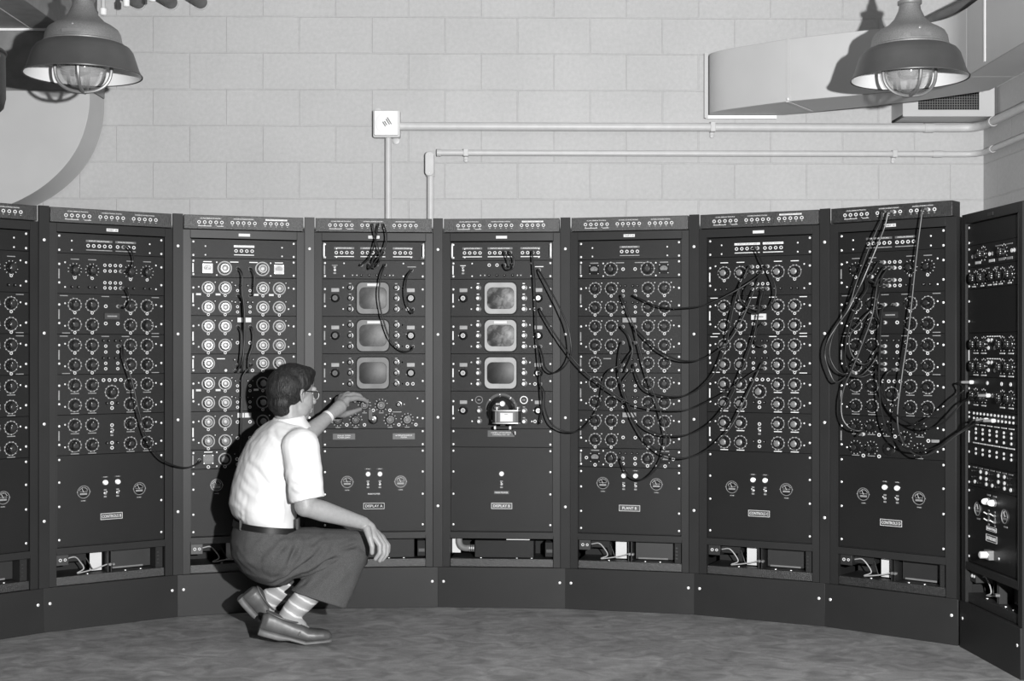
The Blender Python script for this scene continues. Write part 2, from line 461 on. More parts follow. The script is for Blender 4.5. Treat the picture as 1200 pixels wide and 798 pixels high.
ME = {'jack': jack_mesh(), 'screw': screw_mesh(), 'bolt': screw_mesh(0.0066), 'post': post_mesh(), 'lamp': lamp_mesh(), 'switch': switch_mesh(),
      'gauge': gauge_mesh(), 'meter': meter_mesh(), 'meterw': meter_mesh(True),
      'knob_ring': knob_mesh('control_knob', M_cap, scale='ring', mring=M_label, R=0.0225),
      'knob_ring6': knob_mesh('control_knob', M_cap, scale='tickring', R=0.0225),
      'knob': knob_mesh('control_knob', M_capdk, scale='tickring'),
      'knobd': knob_mesh('control_knob', M_capdk, scale='tick'),
      'flange': flange_knob('selector_knob', M_alu, 0.021), 'flanged': flange_knob('selector_knob', M_capdk, 0.021),
      'small': small_knob_mesh('trim_knob', M_alu), 'smalld': small_knob_mesh('trim_knob', M_capdk)}

NAMES = {'jack': 'jack', 'screw': 'screw', 'bolt': 'bolt', 'post': 'binding_post', 'lamp': 'pilot_lamp', 'switch': 'toggle_switch', 'gauge': 'gauge',
         'meter': 'panel_meter', 'meterw': 'panel_meter', 'flange': 'selector_knob', 'flanged': 'selector_knob', 'small': 'trim_knob', 'smalld': 'trim_knob'}
JACKS = []
def put(kind, parent, u, v, y=0.0, rot=0.0):
    if kind == 'jack': JACKS.append([parent, u, v, y, False])
    o = bpy.data.objects.new(NAMES.get(kind, 'control_knob'), ME[kind]); COL.objects.link(o); o.parent = parent
    o.location = (u, y, v)
    if rot: o.rotation_euler = (0, rot, 0)
    return o
def strip(parent, u, v, w, h=0.0045, m=None, y=0.0):
    key = ('strip', w, h, (m or M_label).name)
    if key not in ME: ME[key] = strip_mesh(w, h, m or M_label)
    o = bpy.data.objects.new('label_strip', ME[key]); COL.objects.link(o); o.parent = parent; o.location = (u, y, v); return o
def plate(parent, body, u, v, w, h, mplate_, mtext_, th=None, label=None, border=False, y=0.0):
    """an engraved name plate: plate mesh with its lettering as a child shape merged in"""
    mplate = M_plate if mplate_ is M_label else mplate_; mtext = M_engr if mtext_ is M_white else mtext_
    b = MB().box(-w / 2, w / 2, -0.002, 0, -h / 2, h / 2, mplate)
    if border:
        b.ring([(-w / 2, -h / 2), (w / 2, -h / 2), (w / 2, h / 2), (-w / 2, h / 2)], [(-w / 2 + .0016, -h / 2 + .0016), (w / 2 - .0016, -h / 2 + .0016), (w / 2 - .0016, h / 2 - .0016), (-w / 2 + .0016, h / 2 - .0016)], -0.0028, -0.002, mtext)
    lines = body.split('|'); n = len(lines); th = th or h * 0.5 / n
    for k, ln in enumerate(lines):
        t = text_mesh(ln, th, mtext, None)
        xs = [q.co.x for q in t.vertices]; tw = max(xs) - min(xs); sc = min(1.0, w * 0.88 / tw)
        cz = (n - 1) / 2 * th * 1.5 - k * th * 1.5
        zs = [q.co.z for q in t.vertices]; mz = (max(zs) + min(zs)) / 2; mx = (max(xs) + min(xs)) / 2
        b.add([((q.co.x - mx) * sc, -0.0026 + q.co.y, q.co.z - mz + cz) for q in t.vertices], [tuple(p.vertices) for p in t.polygons], mtext)
    o = b.obj('name_plate', parent, smooth=0); o.location = (u, y, v)
    return o
def lettering(parent, body, u, v, h, m=None, w=None, y=-0.0004):
    o = bpy.data.objects.new('lettering', text_mesh(body, h, m or M_white, w)); COL.objects.link(o); o.parent = parent; o.location = (u, y, v); return o

# ------------------------------------------------------------------ the curved row of racks
ANG = [-46., -35.29, -17.69, -4.53, 4.12, 13.45, 26.31, 40.08]
SX = [-2.013, -1.522, -.9489, -.3492, .2509, .8360, 1.3752, 1.8355]
SY = [5.8469, 6.1944, 6.3772, 6.4247, 6.3815, 6.2416, 5.9749, 5.5876]
W = 0.6016; TOP = 1.7214; U = 0.04397; PY = 0.010      # PY: panels sit 10 mm back from the frame
COLS = (-0.162, -0.086, 0.086, 0.162)

def bay_frame(i):
    if i == 8:
        a = math.radians(86.0); d = (math.cos(a), -math.sin(a))
        return 1.8386 + .28 * d[0], 5.568 + .28 * d[1], a
    a = math.radians(ANG[i]); d = (math.cos(a), -math.sin(a))
    if i == 0: return SX[0] - d[0] * W / 2, SY[0] - d[1] * W / 2, a
    return (SX[i - 1] + SX[i]) / 2, (SY[i - 1] + SY[i]) / 2, a

def cabinet(root, hw0, hw1, top, box=True, side_only=False):
    """shell of painted steel: sides, back, roof, front stiles and rails, sill"""
    b = MB(); D = 0.55; o0, o1 = 0.243, 0.243
    b.box(-hw0, -hw0 + .003, 0.0, D, 0.0, top, M_frame); b.box(hw1 - .003, hw1, 0.0, D, 0.0, top, M_frame)
    b.box(-hw0, hw1, D - .003, D, 0.0, top, M_frame); b.box(-hw0, hw1, 0.0, D, top - .003, top, M_frame)
    b.box(-hw0 + .003, -o0, 0.0, 0.03, 0.19, top, M_frame); b.box(o1, hw1 - .003, 0.0, 0.03, 0.19, top, M_frame)
    b.box(-o0, o1, 0.0, 0.03, TOP + .003, top, M_frame)                 # head rail
    b.box(-o0, o1, 0.0, 0.03, 0.3246, TOP - 31 * U - .003, M_frame)     # rail under the panels
    f = b.obj('cabinet_shell', root, bevel=0.0012)
    s = MB()
    for sx in (-1, 1): s.box(sx * .2435 - .0025, sx * .2435 + .0025, -0.001, 0.006, TOP - 31 * U - .02, TOP, M_bezel if False else M_frame)
    s.obj('panel_bead', root)
    b = MB().box(-o0, o1, 0.012, 0.20, 0.19, 0.2284, M_strip)
    b.obj('sill', root, bevel=0.002)
    b = MB().box(-o0, o1, 0.06, 0.064, 0.2284, 0.3246, M_black)
    b = MB().box(-o0, o1, 0.20, 0.204, 0.19, 0.36, M_black).box(-o0, o1, 0.02, 0.2, .345, .36, M_black)
    b.obj('inner_lining', root)
    return f

def top_strip(root, labels, hl, bright):
    b = MB().box(-.272, .272, -0.004, 0.08, 1.7655, 1.8297, M_strip)
    s = b.obj('jack_strip', root, bevel=0.002)
    for g, u0 in enumerate((-.205, -.055, .095)):
        for k in range(5): put('jack', s, u0 + .0256 * k, 1.797, -0.004)
        body = labels[g]
        strip(s, u0 + .0512, 1.8145, .100, .0068, M_labelw if (bright and g == 2) else M_plate, -0.004)
        lettering(s, body, u0 + .0512, 1.8145, .0046, M_bake if (bright and g == 2) else M_engr, .088, -.0058)
        if g == 0:
            strip(s, u0 + .026, 1.7795, .060, .0022, M_white, -0.004); strip(s, u0 + .095, 1.7795, .030, .0022, M_white, -0.004)
        for k in range(5): strip(s, u0 + .0256 * k, 1.7835, .005, .0016, M_white, -0.004)
    return s

def panel(root, r0, n, hw=0.241):
    """front panel spanning n rack units, r0 units below the top; with its edge screws"""
    z1 = TOP - r0 * U - .0007; z0 = TOP - (r0 + n) * U + .0007
    o = MB().box(-hw, hw, PY, PY + .003, z0, z1, M_panel).obj('panel', root, bevel=0.0008)
    ks = [z1 - .0125, z0 + .0125] if n <= 2 else ([z1 - .047, z0 + .047] if n <= 4 else [z1 - .02 - (z1 - z0 - .04) * t for t in (0, .27, .70, 1)] if n < 8 else [z1 - .017, z1 - .115, z1 - .22, z0 + .03])
    for zz in ks:
        for sx in (-1, 1): put('screw', o, sx * .229, zz, PY)
    return o
def inner_screws(p, vs, us=(-.204, .204)):
    for v in vs:
        for u in us: put('screw', p, u, v, PY).scale = (.75, .75, .75)

def kick(root, w0, w1):
    o = MB().box(-w0, w1, -0.008, 0.012, 0.0, 0.19, M_frame).obj('kick_plate', root, bevel=0.0015)
    for u in (-w0 + .027, w1 - .027): put('bolt', o, u, 0.122, -0.008)
    return o

def knobs4(p, kind, v, cols=COLS, jackbelow=True, strips=None, ml=None, kk=None):
    for i, u in enumerate(cols):
        put(kk[i] if kk else kind, p, u, v, PY, random.uniform(-2.2, 2.2))
        if jackbelow: put('jack', p, u, v - .0345, PY).scale = (.85, .85, .85)
        if strips: strip(p, u, v + strips, .036, .0036, ml, PY)

def bottom_panel(root, r0, n, name, plate_mat, text_mat, two=True, v0=None):
    p = panel(root, r0, n)
    if two:
        for sx in (-1, 1):
            put('gauge', p, sx * .125, .592, PY); strip(p, sx * .125, .553, .026, .006, M_dkgrey, PY)
            put('lamp', p, sx * .0278, .628, PY); strip(p, sx * .0278, .652, .030, .0055, M_dkgrey, PY); lettering(p, 'FUSE' if sx < 0 else 'POWER', sx * .0278, .652, .0038, M_white, .016, PY - .0018)
            put('switch', p, sx * .0278, .580, PY)
            lettering(p, 'POWER', sx * .125, .553, .004, M_white, .018, PY - .0018)
    o = plate(p, name, 0, v0 or .478, .098, .028, plate_mat, text_mat, border=True, th=.0125, y=PY)
    return p

def lower_bay(root, kind):
    """what stands in the open bottom of the rack"""
    f = 0.2284
    if kind == 'std':
        o = MB().box(-.240, -.186, 0.020, .10, .276, .3235, M_dkgrey).box(-.186, -.10, .05, .12, .285, .3235, M_black).obj('outlet_box', root, bevel=.001)
        put('jack', o, -.222, .300, .020).scale = (.9, .9, .9); put('jack', o, -.201, .300, .020).scale = (.8, .8, .8)
        MB().box(-.075, -.022, .075, .078, f + .005, .320, M_paper).obj('white_card', root)
        MB().box(-.010, -.006, .03, .12, f, .3235, M_dkgrey).box(.004, .008, .03, .12, f, .3235, M_dkgrey).obj('divider', root)
        MB().box(.018, .205, .085, .12, f + .004, .320, M_dkgrey).box(.03, .17, .082, .086, f + .004, f + .012, M_bezel).obj('chassis', root, bevel=.001)
        b = MB().box(.208, .240, .025, .11, f, .3235, M_black)
        for k in range(4): b.box(.212, .222, .022, .026, f + .018 + .016 * k, f + .024 + .016 * k, M_dkgrey)
        b.obj('terminal_block', root)
        MB().tube(spline([(-.186, .05, .300), (-.15, .045, .305), (-.125, .05, .28), (-.11, .05, .25), (-.14, .045, .2345), (-.12, .04, .236), (-.06, .04, .247), (-.006, .04, .262)], 8), .0028, M_tan, 8).obj('wire', root)
        MB().tube(spline([(-.10, .06, .30), (-.085, .05, .27), (-.07, .045, .245), (-.03, .05, .252), (-.008, .06, .255)], 8), .0026, M_rubberg, 8).obj('wire', root)
        b = MB(); y_lathe(b, [(.007, 0), (.007, .012), (.004, .016)], M_alu, 12, c=(.013, .03, .262)); y_lathe(b, [(.006, 0), (.006, .010)], M_alu, 12, c=(-.002, .03, .262)); b.obj('plug', root)
    elif kind == 'display_b':
        b = MB().box(-.13, .15, .035, .19, f + .002, .312, M_panel); b.obj('power_supply', root, bevel=.002)
        MB().box(.02, .13, .04, .06, .3135, .322, M_paper).obj('white_card', root)
        MB().box(-.24, -.20, .06, .063, f + .02, .322, M_paper).obj('white_card', root)
        b = MB(); b.tube(spline([(-.206, .05, .322), (-.206, .05, .300), (-.198, .05, .281), (-.18, .05, .272), (-.155, .05, .272)], 6), .0155, M_bezel, 16)
        for k in range(3): b.tube([(-.157 + .009 * k, .05, .272), (-.151 + .009 * k, .05, .272)], .0175, M_alu, 16)
        b.obj('conduit_elbow', root)
        MB().box(.205, .240, .025, .11, f + .01, .305, M_black).box(.21, .238, .022, .026, f + .03, f + .045, M_dkgrey).obj('terminal_block', root)
    elif kind == 'display_a':
        MB().box(-.16, .19, .035, .19, f + .002, .318, M_panel).obj('power_supply', root, bevel=.002)
        MB().box(.205, .240, .025, .11, f + .01, .31, M_black).box(.21, .238, .022, .026, f + .03, f + .045, M_dkgrey).obj('terminal_block', root)
    for u in (-.1, .07, .14): put('screw', root, u, f + .0005, .03).rotation_euler = (-math.pi / 2, 0, 0)

def jack_row(p, us, v):
    for u in us: put('jack', p, u, v, PY)

def p_select(root, r0, groups, wl, bar=True, brightbars=False):
    """2U jack panel: groups of (u centre, jacks, label)"""
    p = panel(root, r0, 2); v = TOP - r0 * U
    for uc, n, body in groups:
        wd = .0245 * (n - 1)
        jack_row(p, [uc - wd / 2 + .0245 * k for k in range(n)], v - .052)
        strip(p, uc, v - .031, wd + .020, .0095, wl if wl is M_labelw else M_plate2, PY)
        lettering(p, body, uc, v - .031, .0052, M_dkgrey if wl in (M_labelw,) else M_engr, (wd + .02) * .76, PY - .0018)
        strip(p, uc, v - .0705, wd + .018, .0035, M_labelw if brightbars else M_label, PY)
    inner_screws(p, [v - .033, v - .073], (-.175, .175))
    return p

def side_tag(p, v, bright):
    strip(p, -.2305, v, .0055, .042, M_labelw if bright else M_label, PY)

def controls_bay(root, i):
    bright = i == 6
    ml = M_labelw if bright else M_label
    kn = 'knob_ring6' if bright else 'knob'
    p_select(root, 0, [(-.055, 5, 'INPUT SELECTORS'), (.064, 4, 'ANALOG SIGNALS')], ml, brightbars=bright)
    # function panel with the field of twelve jacks and eight binding posts
    v = TOP - 2 * U; p = panel(root, 2, 4)
    knobs4(p, kn if bright else 'knobd', v - .072, strips=.047, ml=ml)
    for k in range(4):
        for w_ in (.047, .072, .124, .147): put('jack', p, -.030 + .0235 * k, v - w_, PY).scale = (.9, .9, .9)
    for c in COLS:
        for s in (-1, 1): put('post', p, c + s * .014, v - .146, PY)
    inner_screws(p, [v - .040, v - .147]); side_tag(p, v - .09, bright)
    # two multiplier panels
    for q, r in enumerate((6, 10)):
        v = TOP - r * U; p = panel(root, r, 4)
        knobs4(p, kn, v - .048); knobs4(p, kn, v - .135)
        if q == 0:
            o = MB().box(-.034, .034, -.010, 0, -.0135, .0135, M_paper if bright else M_dkgrey).box(-.022, .022, -.0106, -.010, -.003, .003, M_label).obj('counter_window', p, bevel=.001); o.location = (0, PY, v - .096)
            for u in (-.026, .028):
                for w_ in (.052, .128): put('jack', p, u, v - w_, PY)
        else:
            for u in (-.026, .028):
                for w_ in (.052, .078, .128, .152): put('jack', p, u, v - w_, PY).scale = (.9, .9, .9)
                for w_ in (.028, .105):
                    for s in (-1, 1): put('post', p, u + s * .012, v - w_, PY)
        for u in (-.21, -.02, .045, .20): strip(p, u if abs(u) > .1 else u * 1.4, v - .009, .034, .0034, ml, PY)
        for u in (-.20, .20): strip(p, u, v - .171, .034, .0034, ml, PY)
        inner_screws(p, [v - .042, v - .140]); side_tag(p, v - .09, bright)
    v = TOP - 14 * U; p = panel(root, 14, 4)
    knobs4(p, kn, v - .047, jackbelow=False, strips=-.036, ml=ml); knobs4(p, kn, v - .134, jackbelow=False, strips=-.036, ml=ml)
    jack_row(p, [-.036, -.010, .016, .042], v - .026)
    put(kn, p, .002, v - .080, PY).scale = (1.05, 1, 1.05)
    put('post', p, -.022, v - .128, PY); put('post', p, .026, v - .128, PY); jack_row(p, [.002], v - .128); jack_row(p, [.002], v - .150)
    inner_screws(p, [v - .042, v - .140]); side_tag(p, v - .09, bright)
    v = TOP - 18 * U; p = panel(root, 18, 4)
    if i != 7:
        knobs4(p, kn, v - .046, jackbelow=False, strips=-.036, ml=ml); knobs4(p, kn, v - .134, jackbelow=False, strips=-.036, ml=ml)
        jack_row(p, [.002], v - .050); put('switch', p, .002, v - .080, PY)
        put('post', p, -.022, v - .128, PY); put('post', p, .026, v - .128, PY); jack_row(p, [.002], v - .128); jack_row(p, [.002], v - .150)
    else:
        for u, w_ in ((-.162, .046), (-.090, .046), (-.018, .050), (.128, .047), (-.162, .138), (-.090, .138), (.062, .090), (.125, .138)):
            put('knobd', p, u, v - w_, PY, random.uniform(-2, 2))
            if u < 0: jack_row(p, [u + .036], v - w_ - .034)
            strip(p, u, v - w_ - .034, .034, .0034, ml, PY)
        b = MB(); y_lathe(b, [(.030, 0), (.030, .003), (.027, .005), (.010, .006)], M_bake, 26); y_lathe(b, [(.006, .006), (.006, .009)], M_alu, 14)
        o = b.obj('socket', p); o.location = (-.010, PY, v - .138)
        strip(p, .195, v - .096, .034, .012, M_label, PY)
        jack_row(p, [.165], v - .096)
    inner_screws(p, [v - .042, v - .140]); side_tag(p, v - .09, bright)

def plant_bay(root, i):
    bright = i == 2
    ml = M_labelw if bright else M_label
    kn = 'knob_ring' if bright else 'knob'
    p_select(root, 0, [(0, 4, 'INPUT SELECTORS')], ml, brightbars=bright)
    v = TOP - 2 * U; p = panel(root, 2, 2)
    for u in (-.088, .084): put(kn, p, u, v - .045, PY).scale = (1.1, 1, 1.1)
    put('meterw' if bright else 'meter', p, -.166, v - .047, PY); put('meterw' if bright else 'meter', p, .160, v - .047, PY)
    jack_row(p, [-.030, .026], v - .046)
    for u in (-.166, -.045, .043, .160): strip(p, u, v - .016, .038, .004, ml, PY)
    inner_screws(p, [v - .018, v - .077], (-.124, .122)); side_tag(p, v - .045, bright)
    def mult(r, style):
        v = TOP - r * U; p = panel(root, r, 4)
        knobs4(p, kn, v - .048); knobs4(p, kn, v - .136)
        if style == 'posts':
            for u in (-.030, .027):
                for w_ in (.059, .082, .134, .158): put('jack', p, u, v - w_, PY).scale = (.85, .85, .85)
                for w_ in (.036, .113):
                    for s in (-1, 1): put('post', p, u + s * .011, v - w_, PY)
            if bright:
                for u in (-.206, -.118, .055, .125): strip(p, u, v - .078, .022, .009, M_paper, PY)
        else:
            o = MB().box(-.034, .034, -.010, 0, -.0125, .0125, M_dkgrey).obj('counter_window', p, bevel=.001); o.location = (0, PY, v - .019)
            MB().box(-.031, -.002 if bright else .031, -.0112, -.010, -.0105, .0105, M_paper if bright else M_label).obj('counter_dial', o)
            if bright: MB().box(.002, .031, -.0112, -.010, -.0105, .0105, M_paper).obj('counter_dial', o)
            for u in (-.030, .027):
                for w_ in (.050, .124): put('jack', p, u, v - w_, PY)
        for u in COLS:
            for s in (0, .087): put('screw', p, u + .031, v - .022 - s, PY).scale = (.5, .5, .5)
        inner_screws(p, [v - .044, v - .143], (-.205, .205)); side_tag(p, v - .095, bright)
    mult(4, 'posts'); mult(8, 'window')
    v = TOP - 12 * U; p = panel(root, 12, 2)
    for u in (-.162, .086, .162): put(kn, p, u, v - .043, PY); 
    jack_row(p, [-.162, .086, .162], v - .078)
    strip(p, -.105, v - .022, .036, .004, ml, PY); jack_row(p, [-.03, .027], v - .050); jack_row(p, [-.04, -.015, .012, .038], v - .076)
    for s in (-1, 1): put('post', p, -.030 + s * .014, v - .026, PY); put('post', p, .027 + s * .014, v - .026, PY)
    put('screw', p, -.083, v - .076, PY).scale = (1.3, 1, 1.3); side_tag(p, v - .045, bright)
    mult(14, 'posts'); mult(18, 'window')
    v = TOP - 22 * U; p = panel(root, 22, 2)
    put('meter', p, -.162, v - .043, PY); put('meter', p, .165, v - .043, PY)
    for u in (-.087, .084): put(kn, p, u, v - .045, PY, .4)
    jack_row(p, [-.162, -.087, .084, .165], v - .078); jack_row(p, [-.203, .203, -.032, .026], v - .045); jack_row(p, [-.03, .026], v - .070)
    for u in (-.044, -.018, .012, .038): put('post', p, u, v - .021, PY)
    strip(p, -.162, v - .010, .038, .004, ml, PY); strip(p, .165, v - .010, .038, .004, ml, PY); side_tag(p, v - .045, False)
    inner_screws(p, [v - .012, v - .076], (-.124, .122))

def scope_unit(root, r, i, crt, paper):
    """one 4U oscilloscope unit"""
    v = TOP - r * U; p = panel(root, r, 4); cz = v - .090; lb = i == 4
    b = MB()
    b.ring(rrect(.160, .157, .030, 6), rrect(.150, .147, .026, 6), -.003, .0, M_black)
    b.ring(rrect(.150, .147, .026, 6), rrect(.127, .101, .026, 6, 0, 0), -.014, 0, M_bezel if not lb else M_alu2)
    bz = b.obj('scope_bezel', p, bevel=.0012); bz.location = (-.005, PY, cz)
    # curved tube face
    vs = []; fs = []; nx, nz_ = 14, 12
    for a in range(nx + 1):
        for c in range(nz_ + 1):
            x = (a / nx - .5) * .132; z = (c / nz_ - .5) * .112
            vs.append((x, -.0105 + 1.1 * (x * x + z * z), z))
    for a in range(nx):
        for c in range(nz_): q = a * (nz_ + 1) + c; fs.append((q, q + 1, q + nz_ + 2, q + nz_ + 1))
    MB().add(vs, fs, crt).box(-.066, .066, -.003, -.002, -.056, .056, M_black).obj('tube_face', bz)
    if paper: MB().box(-.030, .030, -.0152, -.014, -.006, .006, M_paper).obj('paper_label', bz).location = (0 if lb else .004, 0, .0625)
    for s in (-1, 1):
        for dz in (.050, 0, -.051):
            put('small' if lb else 'smalld', p, -.004 + s * .108, cz + dz, PY, random.uniform(-.8, .8)); strip(p, -.004 + s * .108, cz + dz + .019, .011, .004, M_labelw if lb else M_label, PY)
        put('flange' if lb else 'flanged', p, -.004 + s * .177, cz, PY, random.uniform(-.5, .5)); strip(p, -.004 + s * .177, cz + .038, .036, .017, M_label, PY)
        inner_screws(p, [cz + .050, cz - .051], (-.004 - .140, -.004 + .137))
    jack_row(p, [.157, .183], cz - .0515)
    side_tag(p, cz, lb)
    return p
M_alu2 = mat('light_bezel_grey', 0.28, 0.55, nscale=10, namt=0.15, spec=0.3)

def display_bay(root, i):
    lb = i == 4; ml = M_labelw if lb else M_label
    p = p_select(root, 0, [(-.139, 4, 'AMPLITUDE LEVELS'), (-.005 if not lb else -.008, 5, 'INPUT SELECTORS'), (.135, 4, 'ANALOG SIGNALS')], M_label, brightbars=True)
    for s in (-1, 1):
        MB().tube(spline([(s * .232, PY, TOP - .012), (s * .232, PY - .022, TOP - .014), (s * .232, PY - .024, TOP - .045), (s * .232, PY - .022, TOP - .074), (s * .232, PY, TOP - .076)], 5), .0042, M_chrome, 10).obj('handle', p)
    v = TOP - 2 * U; p = panel(root, 2, 2)
    jack_row(p, [-.059, -.022, .014, .052], v - .022)
    for u in (-.059, -.022, .014, .052): put('post', p, u, v - .070, PY)
    for u in (-.100, -.080, .074, .090): put('screw', p, u, v - .070, PY).scale = (.6, 1, .6)
    put('switch', p, -.183, v - .046, PY); strip(p, -.183, v - .024, .026, .003, ml, PY)
    jack_row(p, [.177], v - .046); strip(p, .177, v - .030, .040, .0035, ml, PY)
    inner_screws(p, [v - .014, v - .074], (-.140, .138)); side_tag(p, v - .045, lb)
    scope_unit(root, 4, i, M_crtsmudge if lb else M_crtgrey, not lb); scope_unit(root, 8, i, M_crtsmudge if lb else M_crtgrey, True); scope_unit(root, 12, i, M_crtdark, False)
    v = TOP - 16 * U; p = panel(root, 16, 4)
    if lb:
        cz = v - .085
        for s in (-1, 1):
            b = MB().ring(circ(.0185, 26), circ(.0150, 26), -.006, 0, M_alu if s > 0 else M_bezel).prism(circ(.0155, 26), -.003, 0, M_bake)
            for k in range(2): b.box(-.006 + .007 * k, -.002 + .007 * k, -.0035, -.003, -.003, .003, M_label)
            b.obj('jewel_lamp', p).location = (-.001 + s * .106, PY, v - .041)
            for dz in (.092, .142):
                put('small', p, -.001 + s * .106, v - dz, PY); strip(p, -.001 + s * .106, v - dz + .018, .011, .004, M_label, PY)
            put('flange', p, -.004 + s * .177, v - .090, PY); strip(p, -.004 + s * .177, v - .052, .034, .016, M_label, PY)
        jack_row(p, [.157, .183], v - .1415)
        inner_screws(p, [v - .042, v - .142], (-.140, .142)); side_tag(p, v - .09, True)
        # mounting flange of the recording camera
        b = MB(); b.ring(circ(.076, 40), circ(.060, 40), -.008, 0, M_dkgrey)
        for k in range(8): y_lathe(b, [(.003, .008), (.002, .010)], M_chrome, 8, c=(.070 * math.cos(k * math.pi / 4 + .1), 0, .070 * math.sin(k * math.pi / 4 + .1)))
        b.obj('mounting_flange', p).location = (-.001, PY, cz)
    else:
        for u, w_ in ((-.044, .066), (.034, .066), (-.168, .134), (-.085, .134), (.076, .134), (.156, .134)):
            put('knobd', p, u, v - w_, PY, random.uniform(-1.5, 1.5)); jack_row(p, [u + .041], v - w_ - .024); strip(p, u, v - w_ - .036, .022, .0030, M_label, PY)
        put('smalld', p, .116, v - .063, PY); put('screw', p, .142, v - .062, PY).scale = (.6, 1, .6); strip(p, .108, v - .098, .042, .003, M_label, PY)
        b = MB(); y_lathe(b, [(.023, 0), (.023, .004), (.020, .006), (.012, .007)], M_bake, 26); b.prism(rrect(.018, .050, .0088, 5, -.012, .022), -.016, -.004, M_bake)
        y_lathe(b, [(.006, .006), (.006, .012), (.003, .015)], M_alu, 14)
        b.obj('fuse_holder', p).location = (-.004, PY, v - .132)
        inner_screws(p, [v - .034, v - .125], (-.204, .204))
        strip(p, .204, v - .034, .001, .001, M_label, PY)
    p = panel(root, 20, 2); v = TOP - 20 * U
    if lb: plate(p, 'CAMERA ATTACHMENT|CONTROLS NO. 100', -.003, v - .024, .126, .030, M_label, M_white, th=.0062, y=PY)
    else:
        plate(p, 'DISPLAY SYSTEM|POWER SUPPLY', -.140, v - .037, .104, .028, M_label, M_white, th=.006, y=PY); plate(p, 'ALTERNATE DISPLAY|SYSTEM', .140, v - .037, .104, .028, M_label, M_white, th=.006, y=PY)
    if lb:
        p = bottom_panel(root, 22, 9, 'DISPLAY B', M_label, M_white, two=False)
        put('lamp', p, -.001, .629, PY); put('switch', p, -.001, .580, PY); strip(p, -.001, .600, .012, .006, M_bake, PY)
        plate(p, 'MAIN POWER', -.001, .541, .070, .0145, M_label, M_white, y=PY)
    else:
        p = bottom_panel(root, 22, 9, 'DISPLAY A', M_black, M_white)
        plate(p, 'MAIN POWER', 0, .535, .064, .013, M_bake, M_white, y=PY)

def aux_bay(root):
    """the rack against the right wall, seen almost edge on"""
    R = [2, 2, 2, 4, 4, 3, 1, 4, 2, 7]
    r = 0; ps = []
    for n in R: ps.append((panel(root, r, n), TOP - r * U)); r += n
    p, v = ps[1]
    jack_row(p, [-.19, -.16, -.03, .0, .17, .19], v - .045); put('knobd', p, -.09, v - .04, PY); put('knobd', p, .10, v - .045, PY)
    for u, m in ((-.14, M_paper), (-.01, M_paper), (.08, M_label), (.15, M_label)): strip(p, u, v - .072, .05, .010, m, PY)
    for u in (.05, .15): strip(p, u, v - .018, .05, .004, M_label, PY)
    for k in range(2, 3):
        p, v = ps[k]
        for u in COLS + (.22 - .2,): put('knobd', p, u, v - .045, PY)
        for u in (-.18, -.10, -.03, .02, .07, .15): strip(p, u, v - .078, .03, .005, M_labelw, PY)
        for u in (-.12, -.05, .03): strip(p, u, v - .012, .03, .004, M_label, PY)
    p, v = ps[4]
    for w_ in (.045, .132):
        for u in COLS: put('knobd', p, u, v - w_, PY)
        for u in COLS: strip(p, u, v - w_ - .036, .044, .0045, M_labelw, PY)
        jack_row(p, [-.04, -.01], v - w_ + .015); jack_row(p, [-.04, .02], v - w_ - .015)
        for k in range(6): strip(p, -.05 + .022 * k, v - w_ + .030, .012, .004, M_labelw, PY)
    side_tag(p, v - .09, True)
    p, v = ps[5]
    for u in COLS: put('knobd', p, u, v - .075, PY); strip(p, u, v - .112, .040, .0045, M_labelw, PY)
    jack_row(p, [-.19, -.05, .08, .16], v - .022); jack_row(p, [-.03, 0, .03], v - .070); side_tag(p, v - .09, True)
    p, v = ps[6]
    for k in range(12): put('jack', p, -.18 + .033 * k, v - .014, PY).scale = (.7, 1, .7); put('jack', p, -.18 + .033 * k, v - .034, PY).scale = (.7, 1, .7)
    p, v = ps[7]
    for k in range(6):
        u = -.16 + .065 * k
        for w_ in (.032, .048, .070, .112, .130): put('jack', p, u, v - w_, PY).scale = (.75, 1, .75)
        strip(p, u, v - .088 , .055, .0045, M_labelw, PY); strip(p, u, v - .014, .045, .004, M_labelw, PY)
    side_tag(p, v - .07, True)
    p, v = ps[8]
    for k in range(7):
        for w_ in (.024, .048, .068): put('jack' if (k + int(w_ * 1000)) % 3 else 'post', p, -.17 + .055 * k, v - w_, PY)
        strip(p, -.17 + .055 * k, v - .010, .036, .004, M_label, PY)
    p, v = ps[9]
    for s in (-1, 1):
        put('lamp', p, -.01 + s * .028, v - .045, PY).scale = (1.2, 1.6, 1.2); put('gauge', p, -.01 + s * .125, v - .085, PY); strip(p, -.01 + s * .125, v - .125, .03, .006, M_label, PY)
        put('switch', p, -.01 + s * .028, v - .095, PY); put('switch', p, -.01 + s * .028, v - .120, PY)
        strip(p, -.01 + s * .028, v - .020, .03, .006, M_label, PY)
    plate(p, 'MAIN POWER', -.01, v - .150, .09, .018, M_label, M_white, border=True, y=PY); plate(p, 'AUXILIARY', -.01, v - .187, .10, .028, M_label, M_white, border=True, y=PY)
    b = MB(); b.box(-.022, .022, -.02, 0, -.018, .018, M_alu); y_lathe(b, [(.014, .02), (.014, .045), (.010, .048)], M_chrome, 18); b.obj('outlet', p).location = (-.015, PY, v - .25)
    for s in (-1, 1): put('screw', p, -.015 + s * .07, v - .255, PY)

